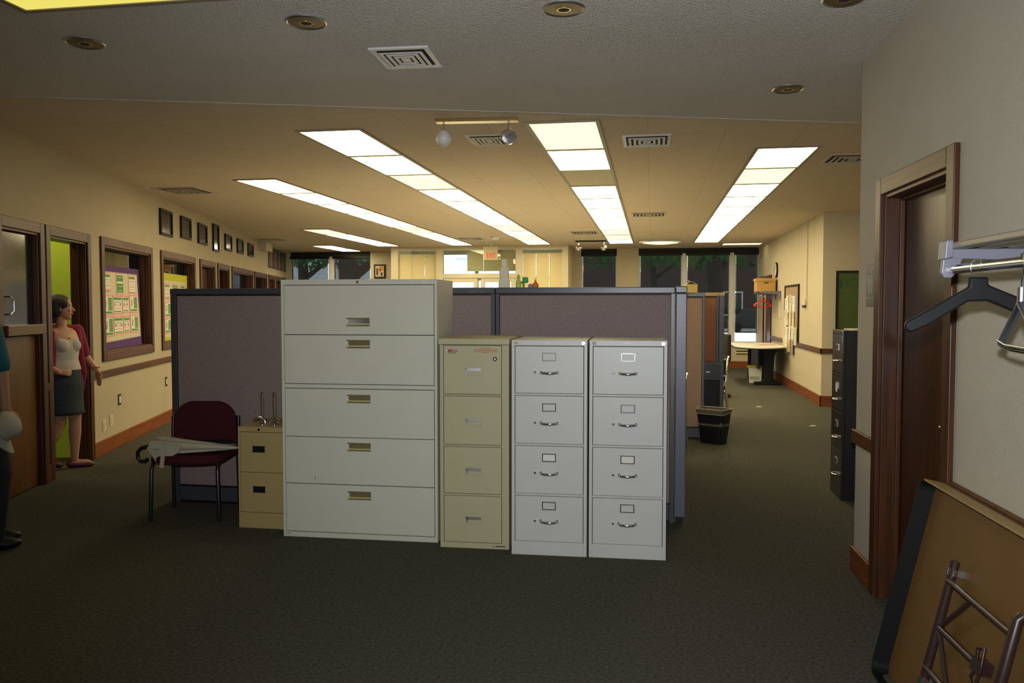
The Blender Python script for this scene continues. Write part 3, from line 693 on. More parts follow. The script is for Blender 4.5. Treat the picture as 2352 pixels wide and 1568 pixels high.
for i in range(6):
    s0 = 11.05+i*.62
    t = lwo('banner', s0+.28, 2.63, 'narrow dark banner high on the far left wall, %s from the camera' % words[i], 'banner', 'row of six dark banners on the far left wall')
    m = mat('banner_print_%d' % i, cols[i], .6, noise=(5, .6)); m2 = mat('banner_accent_%d' % i, [(.16, .05, .03), (.18, .02, .02), (.03, .08, .11), (.20, .03, .02), (.03, .07, .03), (.10, .06, .03)][i], .6)
    mb = MB(); mb.box((-.23, -.012, -.23), (.23, 0, .23), m); mb.box((-.16, -.014, -.17), (.14, -.011, -.02), m2); mb.box((-.05, -.014, .02), (.18, -.011, .12), m2)
    mb.build('sheet', t); mb = MB(); mb.box((-.235, -.02, .225), (.235, 0, .245), 'black'); mb.build('rail', t)
# outlets and switch plates
for s, z, dk, lab in ((.81, .51, 1, 'dark rimmed outlet plate below the rail left of the partition, nearer one'), (2.62, .54, 1, 'dark rimmed outlet plate beside the left end of the partition'), (.334, .294, 0, 'beige blank outlet plate low on the left wall by the doorway'), (.543, .32, 0, 'beige blank outlet plate low on the left wall, further one')):
    t = lwo('wall_outlet', s, z, lab, 'wall outlet'); mb = MB(); mb.box((-.045, -.007, -.06), (.045, 0, .06), 'trim' if dk else 'wall'); mb.build('plate', t, bevel=.003)
    mb = MB(); mb.box((-.022, -.011, -.035), (.022, -.006, .035), 'chalk' if dk else 'sheet'); mb.build('socket', t)
for i, (z, sz) in enumerate(((1.50, .03), (1.36, .015))):
    pass
# chart boards in the office windows
def chart_cards(mb, x0, z0, w_, h_, y, kind):
    mb.box((x0-.012, y-.002, z0-.012), (x0+w_+.012, y, z0+h_+.012), 'pink'); mb.box((x0, y-.003, z0), (x0+w_, y-.001, z0+h_), 'card')
    Y0, Y1 = y-.0045, y-.0025
    if kind == 0:      # header and lines
        mb.box((x0+.01, Y0, z0+h_-.035), (x0+w_-.01, Y1, z0+h_-.008), 'green_print')
        for q in range(5): mb.box((x0+.02, Y0, z0+h_-.06-q*.032), (x0+w_-.03, Y1, z0+h_-.064-q*.032), 'pink' if q % 2 else 'dark_print')
    elif kind == 1:    # green column
        n = 6; sh = (h_-.05)/n
        for q in range(n): mb.box((x0+w_*.52, Y0, z0+.04+q*sh), (x0+w_-.012, Y1, z0+.04+q*sh+sh*.88), 'green_print')
        mb.box((x0+.02, Y0, z0+.008), (x0+w_-.02, Y1, z0+.03), 'green_print')
        mb.lathe([(.028, 0), (.028, .001)], 'pink', mx=Matrix.Translation((x0+.06, Y0, z0+h_-.06)) @ Matrix.Rotation(PI/2, 4, 'X'), n=14); mb.box((x0+.045, Y0, z0+.07), (x0+.065, Y1, z0+.13), 'dark_print')
    elif kind == 2:
        mb.box((x0+.01, Y0, z0+h_-.035), (x0+w_-.01, Y1, z0+h_-.008), 'green_print'); mb.box((x0+.02, Y0, z0+.01), (x0+w_-.03, Y1, z0+.022), 'green_print')
        mb.box((x0+.03, Y0, z0+h_-.10), (x0+.05, Y1, z0+h_-.07), 'dark_print'); mb.box((x0+w_-.06, Y0, z0+h_-.10), (x0+w_-.04, Y1, z0+h_-.07), 'dark_print')
        for q in range(3): mb.box((x0+.02, Y0, z0+.05+q*.035), (x0+w_-.03, Y1, z0+.055+q*.035), 'pink' if q < 2 else 'green_print')
    elif kind == 3:
        mb.box((x0+.01, Y0, z0+h_*.60), (x0+w_-.01, Y1, z0+h_-.012), 'green_print'); mb.box((x0+.01, Y0, z0+.01), (x0+w_-.01, Y1, z0+h_*.52), 'green_print')
        for q in range(4): mb.box((x0+.05, Y0-.001, z0+.03+q*.05), (x0+w_-.05, Y1, z0+.038+q*.05), 'card')
t = lwo('notice_board', .585, 1.06, 'purple bordered board of green and pink charts in the office window', 'notice board', y=.085)
t.rotation_euler = (R(-1.5), 0, LWA)
W_, H_ = 1.30, .90
mb = MB(); mb.box((0, -.006, 0), (W_+.02, 0, H_), 'purple'); mb.build('backing', t)
mb = MB(); z = .0
pts = [(.0, .11)]; n = 34
pts = [(i/n*W_*.985, .065+(.012 if i % 2 else 0)+.03*i/n) for i in range(n+1)]+[(W_*.95-i/n*W_*.95, H_-.06-(.012 if i % 2 else 0)) for i in range(n+1)]
mb.prism(pts, 'y', -.009, -.006, 'sheet'); mb.build('sheet', t)
mb = MB()
chart_cards(mb, .04, .64, .26, .17, -.010, 0); chart_cards(mb, .50, .60, .22, .22, -.010, 3); chart_cards(mb, .92, .62, .22, .19, -.010, 0)
for zz in (.375, .145):
    chart_cards(mb, .07, zz, .26, .19, -.010, 1); chart_cards(mb, .37, zz+.01, .27, .18, -.010, 2); chart_cards(mb, .68, zz+.02, .20, .17, -.010, 2); chart_cards(mb, .93, zz+.02, .26, .18, -.011, 1)
mb.build('charts', t)
t = lwo('notice_board', 2.84, 1.06, 'lime bordered board of charts in the second office window', 'notice board', y=.085)
mb = MB(); mb.box((0, -.006, 0), (1.26, 0, .90), 'limeb'); mb.build('backing', t)
mb = MB(); mb.box((.04, -.009, .04), (1.16, -.006, .80), 'sheet'); mb.build('sheet', t)
mb = MB(); chart_cards(mb, .07, .58, .22, .17, -.010, 0); chart_cards(mb, .46, .54, .24, .22, -.010, 3); chart_cards(mb, .86, .58, .22, .17, -.010, 0)
for zz in (.32, .10):
    chart_cards(mb, .07, zz, .26, .18, -.010, 1); chart_cards(mb, .40, zz, .27, .18, -.010, 2); chart_cards(mb, .78, zz, .26, .18, -.010, 1)
mb.build('charts', t)
# small statuettes on the far window ledge
for s, hgt, lab in ((9.75, .30, 'pale carved figurine on the far office window ledge, nearer one'), (11.02, .0, None)):
    if not lab: continue
    t = lwo('figurine', s, 2.0-.0, lab, 'figurine', y=.05); t.location.z = 1.06
    mb = MB(); mb.lathe([(.05, 0), (.05, .02), (.02, .05), (.03, .12), (.05, .25), (.03, .4), (.045, .5), (.02, .62), (.03, .7), (.001, .76)], 'sheet', n=16); mb.build('figure', t, smooth=50)
# picture on the pier
p = atY(872.5, 623, YB-.09); t = empty('framed_picture', (p.x, YB-.08, p.z), 0, 'small black framed picture with red and cream image on the far pier', 'picture')
mb = MB(); mb.box((-.155, -.03, -.18), (.155, 0, .18), 'black'); mb.build('frame', t, bevel=.004)
mb = MB(); mb.box((-.115, -.034, -.14), (.115, -.029, .14), 'sheet'); mb.box((.0, -.036, .02), (.10, -.033, .13), 'orange'); mb.box((-.09, -.036, -.10), (-.04, -.033, .08), 'dark_print'); mb.box((.03, -.036, -.12), (.08, -.033, -.03), 'dark_print'); mb.box((-.03, -.036, -.02), (.03, -.033, .06), 'pink'); mb.build('print', t)

# ================================================================== CUBICLE PARTITIONS
def partition(name, p0, ang, L_, H_, label, group='cubicle partition panels', fab='fabric', cap='panel_trim', post0=False, post1=False, th=.07):
    t = empty(name, p0, ang, label, 'partition', group)
    mb = MB(); mb.box((.03, .008, .14), (L_-.03, th-.008, H_-.05), fab); mb.build('fabric_panel', t, bevel=.004)
    mb = MB(); mb.box((0, -.004, H_-.045), (L_, th+.004, H_), cap); mb.build('top_cap', t, bevel=.005)
    mb = MB(); mb.box((.03, .004, .02), (L_-.03, th-.004, .13), 'panel_trim'); mb.box((.03, .012, .0), (L_-.03, th-.012, .02), 'black'); mb.build('base_cover', t, bevel=.003)
    mb = MB(); mb.box((0, 0, 0), (.028, th, H_-.045), 'panel_trim'); mb.box((L_-.028, 0, 0), (L_, th, H_-.045), 'panel_trim'); mb.box((.028, .002, .128), (L_-.028, th-.002, .142), 'black'); mb.box((.028, .002, H_-.056), (L_-.028, th-.002, H_-.044), 'black'); mb.build('frame', t, bevel=.002)
    return t
PY = 5.865
partition('partition', (-3.645, PY, 0), 0, 1.25, 1.66, 'left mauve fabric partition behind the burgundy chair')
partition('partition', (-2.39, PY, 0), 0, 1.275, 1.66, 'middle mauve fabric partition behind the big putty cabinet')
partition('partition', (-1.11, PY, 0), 0, 1.27, 1.66, 'right mauve fabric partition behind the two light grey cabinets')
partition('partition', (-3.645, PY+.08, 0), R(90), 2.4, 1.66, 'mauve partition running away from the left end of the front partitions')
partition('partition', (.235, PY+.08, 0), R(90), 2.2, 1.66, 'mauve partition running away behind the slate corner post')
t = empty('partition_post', (.165, PY-.02, 0), 0, 'slate grey corner post at the right end of the front partitions', 'partition post')
mb = MB(); mb.box((0, 0, .05), (.075, .09, 1.615), 'post_trim'); mb.build('post', t, bevel=.006)
mb = MB(); mb.box((-.003, -.004, 1.618), (.078, .094, 1.665), 'post_trim'); mb.build('cap', t, bevel=.006); mb = MB(); mb.box((.015, .015, 0), (.06, .075, .05), 'black'); mb.build('foot', t)
t = empty('overhead_bin', (-1.95, PY+.08, 1.22), 0, 'overhead storage bin on the back of the front partitions under the paper tower', 'storage bin')
mb = MB(); mb.box((0, 0, 0), (1.95, .36, .43), 'panel_trim'); mb.build('body', t, bevel=.01); mb = MB(); mb.box((.01, .362, .02), (1.94, .375, .41), 'greige'); mb.build('door', t)
# second cubicle
partition('partition', (.0, 9.62, 0), 0, .595, 1.674, 'tan fabric partition beyond the corner post behind the waste bin', fab='fabric_tan', cap='post_trim')
partition('partition', (.60, 10.86, 0), 0, .245, 1.69, 'narrow rust partition with a wooden cap beyond the tan partition', fab='fabric_red', cap='table_edge')
t = empty('partition_post', (.848, 10.84, 0), 0, 'dark end post of the rust partition with a wooden cap', 'partition post')
mb = MB(); mb.box((0, 0, .0), (.065, .10, 1.645), 'panel_trim'); mb.build('post', t, bevel=.005); mb = MB(); mb.box((-.001, -.004, 1.648), (.068, .104, 1.69), 'table_edge'); mb.build('cap', t, bevel=.004)
partition('partition', (.595, 9.72, 0), R(90), 1.12, 1.674, 'tan partition running away between the tan and rust partitions', fab='fabric_tan', cap='post_trim')
t = empty('shredder', (.715, 10.62, 0), 0, 'tall black office machine standing against the rust partition', 'office machine')
mb = MB(); mb.box((-.10, -.17, .0), (.12, .17, .60), 'black'); mb.build('body', t, bevel=.012); mb = MB(); mb.box((-.105, -.175, .605), (.125, .175, .82), 'black_metal'); mb.box((-.05, -.178, .70), (.0, -.174, .715), 'chalk'); mb.build('head', t, bevel=.012)

# things above the partitions
t = empty('paper_sculpture', (-1.085, PY+.22, 1.652), 0, 'cream stacked paper tower standing above the front partitions', 'paper tower')
mb = MB()
def loft(mb, secs, m):
    """secs: (z, hw, hd) rounded rect sections"""
    n = 24; vs = []
    for z, a, b in secs:
        for k in range(n):
            t_ = 2*PI*k/n; c, s_ = math.cos(t_), math.sin(t_)
            vs.append((a*math.copysign(abs(c)**.45, c), b*math.copysign(abs(s_)**.45, s_), z))
    fs = [(i*n+k, i*n+(k+1) % n, (i+1)*n+(k+1) % n, (i+1)*n+k) for i in range(len(secs)-1) for k in range(n)]
    fs += [tuple(reversed(range(n))), tuple(range((len(secs)-1)*n, len(secs)*n))]
    return mb.add(vs, fs, m)
M['paper_cream'] = mat('cream_paper', (.84, .78, .56), .8)
loft(mb, [(0, .042, .035), (.06, .040, .032), (.075, .034, .03)], 'paper_cream'); mb.build('base', t, smooth=40)
mb = MB(); loft(mb, [(.05, .024, .02), (.06, .032, .028), (.10, .034, .030), (.155, .031, .028), (.165, .020, .018)], 'paper_cream'); mb.build('middle', t, smooth=40)
mb = MB(); loft(mb, [(.16, .019, .018), (.17, .021, .019), (.21, .020, .018), (.222, .018, .016)], 'paper_cream'); mb.build('top', t, smooth=40)
t = empty('toy_figure', (-.975, PY+.2, 1.652), 0, 'yellow green toy above the partition just right of the paper tower', 'toy')
mb = MB(); mb.lathe([(.02, 0), (.022, .05), (.012, .07), (.016, .09), (.004, .11)], 'yellow_toy', n=14); mb.sphere((.024, 0, .05), .010, 'orange', 8); mb.build('body', t, smooth=50)
t = empty('toy_figure', (-.925, PY+.2, 1.652), 0, 'green toy above the partition between the yellow green toy and orange toy', 'toy')
mb = MB(); mb.cyl((-.012, 0, 0), (-.012, 0, .05), .008, 'green_toy'); mb.box((-.018, -.02, .045), (.022, .02, .088), 'green_toy'); mb.build('body', t, bevel=.008)
t = empty('toy_figure', (-.86, PY+.2, 1.652), 0, 'orange and lilac toy above the partition, rightmost of the toys', 'toy')
mb = MB(); mb.sphere((.012, 0, .026), (.024, .02, .026), 'orange', 10); mb.cyl((.012, 0, .045), (.012, 0, .075), .012, 'orange', r1=.002); mb.sphere((-.024, 0, .020), (.02, .018, .02), 'purple_toy', 10); mb.build('body', t, smooth=50)
t = empty('ball', (-1.60, PY+.2, 1.652+.028), 0, 'small orange brown ball above the partition beside the big putty cabinet', 'ball')
mb = MB(); mb.sphere((0, 0, 0), .035, 'orange', 14); bb = mb.build('shell', t, smooth=60); t.location.z = 1.652+.033
#C
t = empty('carton', (.44, 9.655, 1.674), R(6), 'open yellow carton with papers on top of the tan partition', 'carton')
mb = MB(); w_, h_ = .066, .095
mb.box((-w_, -.05, 0), (w_, -.045, h_), 'basket'); mb.box((-w_, .045, 0), (w_, .05, h_), 'basket'); mb.box((-w_, -.045, 0), (-w_+.005, .045, h_), 'basket'); mb.box((w_-.005, -.045, 0), (w_, .045, h_), 'basket'); mb.box((-w_, -.045, 0), (w_, .045, .005), 'basket'); mb.build('box', t)
mb = MB(); mb.box((-.05, -.04, .0), (.05, .03, .002), 'white', Matrix.Translation((.012, 0, .118)) @ Matrix.Rotation(R(22), 4, 'Y')); mb.box((-.035, -.03, 0), (.035, .03, .002), 'basket', Matrix.Translation((-.04, 0, .105)) @ Matrix.Rotation(R(-40), 4, 'Y')); mb.build('papers', t)

# ================================================================== FILING CABINETS
def case(t, W, D, H, m, z0=.0):
    mb = MB(); mb.box((0, .022, z0), (W, D, H), m); return mb
def cup_pull(parent, x, z, w_, h_, body, lip, left):
    y = -.001
    mb = MB(); hw, hh = w_/2, h_/2
    mb.box((x-hw, y-.001, z-hh), (x+hw, .012, z+hh), body)              # recess back
    mb.box((x-hw, y-.004, z+hh-.008), (x+hw, y-.001, z+hh), body); mb.box((x-hw, y-.004, z-hh), (x+hw, y-.001, z-hh+.006), body)
    mb.box((x-hw, y-.010, z-hh+.010), (x+hw, y-.001, z-hh+.018), lip); mb.box((x-hw, y-.008, z-hh+.006), (x-hw+.012, y-.001, z+hh-.008), left); mb.box((x+hw-.004, y-.006, z-hh+.006), (x+hw, y-.001, z+hh-.008), body)
    return mb.build('handle', parent)
M['recess'] = mat('olive_recess', (.20, .155, .07), .35, metal=.2); M['pale_brass'] = mat('pale_brass_lip', (.72, .62, .34), .3, metal=.3); M['bright'] = mat('bright_metal', (.80, .82, .86), .3, metal=.3)
# lateral five drawer cabinet
W_, D_, H_ = 1.052, .457, 1.70
t = empty('lateral_file_cabinet', (-2.403, 5.112, 0), R(.9), 'tallest putty grey lateral filing cabinet with five wide drawers', 'filing cabinet')
mb = case(t, W_, D_, H_-.0, 'greige')
mb.box((0, 0, 0), (.018, .022, H_), 'greige'); mb.box((W_-.018, 0, 0), (W_, .022, H_), 'greige'); mb.box((.018, 0, H_-.034), (W_-.018, .022, H_), 'greige'); mb.box((.018, 0, 0), (W_-.018, .022, .034), 'greige')
mb.box((.018, .001, .990), (W_-.018, .022, 1.016), 'greige'); mb.box((.018, .018, .034), (W_-.018, .0225, H_-.034), 'groove_g')
mb.build('body', t, bevel=.002)
for z0, z1, hz_ in ((1.343, 1.662, 1.424), (1.020, 1.338, 1.281), (.671, .986, .924), (.360, .667, .609), (.039, .355, .289)):
    mb = MB(); mb.box((.022, -.002 if z1 > 1.6 else 0, z0), (W_-.022, .0175, z1), 'greige'); d = mb.build('drawer', t, bevel=.0015)
    cup_pull(d, .527, hz_, .158, .054, 'recess', 'pale_brass', 'bright')
mb = MB(); mb.cyl((.525, -.004, H_-.017), (.525, 0, H_-.017), .010, 'steel', n=16); mb.box((.524, -.005, H_-.022), (.526, -.004, H_-.012), 'dark'); mb.build('lock', t)
mb = MB(); mb.box((.955, -.002, H_-.019), (.99, 0, H_-.014), 'chalk'); mb.build('nameplate', t)
mb = MB(); mb.box((.222, -.0008, .385), (.225, .0, .408), 'dark_print', ); mb.box((.012, -.0008, .021), (.05, 0, .024), 'dark_print'); mb.build('scratch', t)
# sand fire-resistant cabinet
W_, D_, H_ = .440, .60, 1.325
t = empty('file_cabinet', (-1.312, 5.045, 0), R(1.5), 'sand coloured four drawer filing cabinet with wide borders next to the putty one', 'filing cabinet')
mb = case(t, W_, D_, H_-.002, 'sand')
for a in (((0, 0, 0), (.022, .022, H_-.04)), ((W_-.045, 0, 0), (W_, .022, H_-.04)), ((.022, 0, 0), (W_-.045, .022, .035)), ((.022, 0, .335), (W_-.045, .022, .345)), ((.022, 0, .645), (W_-.045, .022, .655)), ((.022, 0, .965), (W_-.045, .022, .974)), ((.022, 0, 1.284), (W_-.045, .022, H_-.04))): mb.box(a[0], a[1], 'sand')
mb.box((.022, .018, .035), (W_-.045, .0225, 1.284), 'groove_g'); mb.build('body', t, bevel=.002)
mb = MB(); mb.box((-.008, -.012, H_-.038), (W_+.004, D_+.004, H_), 'sand'); mb.build('top', t, bevel=.004)
fd = []
for z0, z1 in ((.977, 1.281), (.658, .962), (.348, .642), (.038, .332)):
    mb = MB(); mb.box((.0255, 0, z0), (W_-.0485, .0175, z1), 'sand'); d = mb.build('drawer', t, bevel=.0015); fd.append(d)
    z = z0+.150; x = .214
    mb = MB(); mb.box((x-.056, -.003, z-.036), (x+.056, .0, z+.036), 'sand'); mb.box((x-.048, -.0045, z-.006), (x+.048, -.003, z+.014), 'steel'); mb.box((x-.048, -.0045, z-.022), (x-.036, -.003, z+.014), 'steel'); mb.box((x-.034, -.008, z-.026), (x+.050, -.003, z-.006), 'sand'); mb.build('handle', d, bevel=.0015)
mb = MB(); mb.cyl((.352, -.004, 1.198), (.352, 0, 1.198), .013, 'black', n=20); mb.cyl((.352, -.005, 1.198), (.352, -.003, 1.198), .006, 'steel', n=12); mb.build('lock', fd[0])
mb = MB(); mb.lathe([(.011, 0), (.011, .001)], 'steel', mx=Matrix.Translation((.044, -.0005, 1.247)) @ Matrix.Rotation(PI/2, 4, 'X'), n=18); mb.box((.052, -.0015, 1.240), (.082, 0, 1.256), 'red'); mb.box((.082, -.0015, 1.240), (.115, 0, 1.254), 'dark_print'); mb.box((.05, -.001, 1.233), (.10, 0, 1.236), 'dark_print'); mb.build('logo_plate', fd[0])
text('logo_letters', 'KING', .016, 'chalk', fd[0], (.098, -.0024, 1.247), ext=.0003)
M['red_print'] = mat('faded_red_print', (.46, .15, .08), .7)
mb = MB()
for q, (a, b) in enumerate(((.25, .33), (.215, .365), (.215, .365), (.215, .365), (.27, .31))):
    mb.box((a, -.0008, 1.262-q*.0068), (b, 0, 1.265-q*.0068), 'red_print')
mb.build('warning_print', fd[0])
mb = MB(); mb.box((.355, -.001, .014), (.415, 0, .022), 'dark_print', Matrix.Rotation(R(0), 4, 'Y')); mb.box((.335, -.001, .012), (.345, 0, .018), 'dark_print'); mb.build('scuff_mark', t)
# light grey legal cabinets
def grey_cabinet(loc, rz, label):
    W_, D_, H_ = .462, .67, 1.322
    t = empty('file_cabinet', loc, rz, label, 'filing cabinet', 'matching light grey four drawer cabinets')
    mb = case(t, W_, D_, H_, 'lgrey')
    for a in (((0, 0, 0), (.020, .022, H_)), ((W_-.020, 0, 0), (W_, .022, H_)), ((.020, -.004, H_-.034), (W_-.020, .022, H_)), ((.02, 0, 0), (W_-.02, .022, .084)), ((.02, .002, .368), (W_-.02, .022, .380)), ((.02, .002, .676), (W_-.02, .022, .688)), ((.02, .002, .984), (W_-.02, .022, .996))): mb.box(a[0], a[1], 'lgrey')
    mb.box((.02, .018, .084), (W_-.02, .0225, H_-.034), 'groove_g'); mb.build('body', t, bevel=.002)
    for i, (z0, z1) in enumerate(((.9985, 1.284), (.6905, .9815), (.3825, .6735), (.0865, .3655))):
        mb = MB(); mb.box((.0235, 0, z0), (W_-.0235, .0175, z1), 'lgrey'); d = mb.build('drawer', t, bevel=.0015)
        zc = z0+.222; x = W_/2
        mb = MB(); f = .007; hw, hh = .043, .026
        mb.box((x-hw, -.005, zc-hh), (x-hw+f, 0, zc+hh), 'chrome'); mb.box((x+hw-f, -.005, zc-hh), (x+hw, 0, zc+hh), 'chrome'); mb.box((x-hw+f, -.005, zc+hh-f), (x+hw-f, 0, zc+hh), 'chrome'); mb.box((x-hw+f, -.005, zc-hh), (x+hw-f, 0, zc-hh+f), 'chrome')
        lh = mb.build('label_holder', d, bevel=.0015)
        mb = MB(); mb.box((x-hw+f, -.002, zc-hh+f), (x+hw-f, -.0005, zc+hh-f), 'white' if i == 2 else 'lgrey'); mb.build('label_card', lh)
        zh_ = z0+.126
        mb = MB(); pts = [(x-.048, 0, zh_), (x-.047, -.018, zh_), (x-.036, -.026, zh_-.001), (x, -.030, zh_-.003), (x+.036, -.026, zh_-.001), (x+.047, -.018, zh_), (x+.048, 0, zh_)]
        mb.tube(pts, [.006, .007, .0085, .0095, .0085, .007, .006], 'chrome', 10)
        mb.box((x-.056, -.004, zh_-.009), (x-.043, 0, zh_+.009), 'black_metal'); mb.box((x+.043, -.004, zh_-.009), (x+.056, 0, zh_+.009), 'black_metal'); mb.build('handle', d, smooth=50)
        mb = MB(); mb.box((x-.092, -.014, zh_-.004), (x-.078, 0, zh_+.010), 'chrome'); mb.build('thumb_latch', d, bevel=.003)
    mb = MB(); mb.cyl((W_-.024, -.010, H_-.018), (W_-.024, 0, H_-.018), .011, 'chrome', n=20); mb.cyl((W_-.024, -.0108, H_-.018), (W_-.024, -.009, H_-.018), .006, 'steel', n=12); mb.build('lock', t, smooth=40)
    mb = MB(); mb.box((.012, -.0055, H_-.031), (.046, -.004, H_-.004), 'white')
    for q in range(6): mb.box((.017+q*.0042, -.006, H_-.027), (.0190+q*.0042, -.0052, H_-.008), 'dark_print')
    mb.build('inventory_sticker', t)
    mb = MB(); mb.box((.205, -.0052, H_-.018), (.24, -.004, H_-.014), 'chalk'); mb.build('nameplate', t)
    return t
grey_cabinet((-.842, 4.972, 0), R(1.2), 'light grey four drawer filing cabinet between the sand one and its twin')
grey_cabinet((-.368, 4.985, 0), R(1.2), 'light grey four drawer filing cabinet, rightmost of the row')
# tan two drawer cabinet
W_, D_, H_ = .375, .46, .70
t = empty('file_cabinet', (-2.80, 5.262, 0), R(0), 'low tan two drawer filing cabinet beside the burgundy chair', 'filing cabinet')
mb = case(t, W_, D_, H_, 'tan')
for a in (((0, 0, 0), (.014, .022, H_)), ((W_-.014, 0, 0), (W_, .022, H_)), ((.014, 0, H_-.034), (W_-.014, .022, H_)), ((.014, 0, 0), (W_-.014, .022, .108))): mb.box(a[0], a[1], 'tan')
mb.box((.014, .018, .108), (W_-.014, .0225, H_-.034), 'groove_g'); mb.build('body', t, bevel=.003)
for z0, z1 in ((.388, .663), (.111, .385)):
    mb = MB(); mb.box((.017, 0, z0), (W_-.017, .0175, z1), 'tan'); d = mb.build('drawer', t, bevel=.002)
    zc = z1-.115; mb = MB(); mb.box((.108, -.002, zc-.020), (.196, .001, zc+.020), 'black'); mb.box((.104, -.0045, zc+.016), (.200, -.001, zc+.022), 'black'); mb.box((.104, -.0045, zc-.022), (.200, -.001, zc-.018), 'black'); mb.build('handle', d, bevel=.001)
mb = MB(); mb.cyl((.155, -.006, H_-.017), (.155, 0, H_-.017), .009, 'black', n=14); mb.build('lock', t)
# chrome stands with tall loops
for x, lab, sg in ((-2.668, 'chrome stand with a tall dark wire loop on the tan cabinet, left one', 1), (-2.578, 'chrome stand with tall dark wire loop on the tan cabinet, right one', -1)):
    t = empty('wire_stand', (x, 5.36, .70), 0, lab, 'wire stand', 'two chrome wire stands on the low tan cabinet')
    mb = MB(); mb.tube([(-.009, 0, .03), (-.009, 0, .22), (-.006, 0, .228), (.006, 0, .228), (.009, 0, .22), (.009, 0, .03)], .0028, 'brass_dark', 8); mb.build('loop', t, smooth=50)
    mb = MB(); mb.tube([(-sg*.040, -.02, .030), (-sg*.02, -.02, .045), (0, -.01, .042), (sg*.02, -.01, .028), (sg*.022, -.01, .004)], [.006, .009, .008, .008, .006], 'chrome', 10)
    mb.tube([(-.02, .02, .004), (-.015, .01, .03), (.0, 0, .04), (.015, .01, .03), (.02, .02, .004)], .005, 'chrome', 8); mb.lathe([(.016, 0), (.016, .006), (.006, .012), (.006, .04), (.001, .041)], 'chrome', n=16); bs = mb.build('base', t, smooth=50); bs.scale = (1.35, 1.35, 1.25)

# ================================================================== BLACK FILING CABINET AT RIGHT
W_, D_, H_ = .39, .62, 1.335
t = empty('file_cabinet', (1.475, 7.17, 0), R(-90), 'black four drawer filing cabinet half hidden behind the near right wall corner', 'filing cabinet')
mb = case(t, W_, D_, H_, 'black_metal')
for a in (((0, 0, 0), (.018, .022, H_)), ((W_-.018, 0, 0), (W_, .022, H_)), ((.018, 0, H_-.034), (W_-.018, .022, H_)), ((.018, 0, 0), (W_-.018, .022, .08))): mb.box(a[0], a[1], 'black_metal')
mb.build('body', t, bevel=.003)
for i, (z0, z1) in enumerate(((.998, 1.296), (.69, .99), (.385, .682), (.085, .378))):
    mb = MB(); mb.box((.022, 0, z0), (W_-.022, .02, z1), 'black_metal'); d = mb.build('drawer', t, bevel=.002)
    zh_ = z0+.09; x = W_/2
    mb = MB(); mb.tube([(x-.05, 0, zh_), (x-.045, -.022, zh_), (x, -.03, zh_), (x+.045, -.022, zh_), (x+.05, 0, zh_)], .006, 'chrome', 8); mb.build('handle', d, smooth=50)
    mb = MB(); zc = z0+.20; mb.box((x-.04, -.004, zc-.025), (x+.04, 0, zc+.025), 'steel'); lh = mb.build('label_holder', d)
    mb = MB(); mb.box((x-.032, -.0055, zc-(.017 if i != 1 else .05)), (x+.032, -.004, zc+.017), 'dark' if i != 1 else 'white'); mb.build('label_card', lh)
t = empty('paper_sheet', (1.55, 6.80, H_+.0005), 0, 'flat white paper folder lying on the black filing cabinet', 'paper'); mb = MB(); mb.box((0, 0.01, 0), (.45, .32, .008), 'white'); mb.build('sheet', t)

# ================================================================== GUEST CHAIR AND UMBRELLA
t = empty('guest_chair', (-3.287, 5.54, 0), R(9), 'burgundy upholstered guest chair with black tube legs by the left partition', 'chair')
def rrect_pts(w_, h_, r, n=6):
    o = []
    for cx, cy, a0 in ((w_-r, h_-r, 0), (-w_+r, h_-r, 90), (-w_+r, -h_+r, 180), (w_-r, -h_+r, 270)):
        for k in range(n+1):
            a = R(a0+90*k/n); o.append((cx+r*math.cos(a), cy+r*math.sin(a)))
    return o
mb = MB(); mb.prism([(.255, .235), (-.255, .235), (-.262, -.13), (-.235, -.195), (-.16, -.235), (-.06, -.255), (.06, -.255), (.16, -.235), (.235, -.195), (.262, -.13)], 'z', .405, .475, 'burgundy'); o = mb.build('seat', t, bevel=.022, smooth=40)
mb = MB()
bk = [(.235, 0), (.237, .10)]+[(.237-.15*(1-math.cos(R(a))), .12+.165*math.sin(R(a))) for a in range(10, 91, 10)]
bk = [(.232, -.01)]+bk
poly = bk+[(-x, z) for x, z in reversed(bk)]
mb.prism([(x, z+.525) for x, z in poly], 'y', .185, .235, 'burgundy'); mb.build('backrest', t, bevel=.018, smooth=40)
for sx in (-1, 1):
    mb = MB(); mb.tube([(sx*.245, -.20, 0), (sx*.235, -.195, .36), (sx*.232, -.18, .40), (sx*.228, -.12, .42), (sx*.228, .18, .425)], .0145, 'black_metal'); mb.build('leg', t, smooth=50)
    mb = MB(); mb.tube([(sx*.25, .215, 0), (sx*.245, .20, .40), (sx*.247, .215, .62), (sx*.247, .222, .70)], .0145, 'black_metal'); mb.build('leg', t, smooth=50)
mb = MB(); mb.tube([(-.24, .205, .50), (.24, .205, .50)], .011, 'black_metal'); mb.tube([(-.228, -.10, .405), (.228, -.10, .405)], .01, 'black_metal'); mb.build('frame', t, smooth=50)
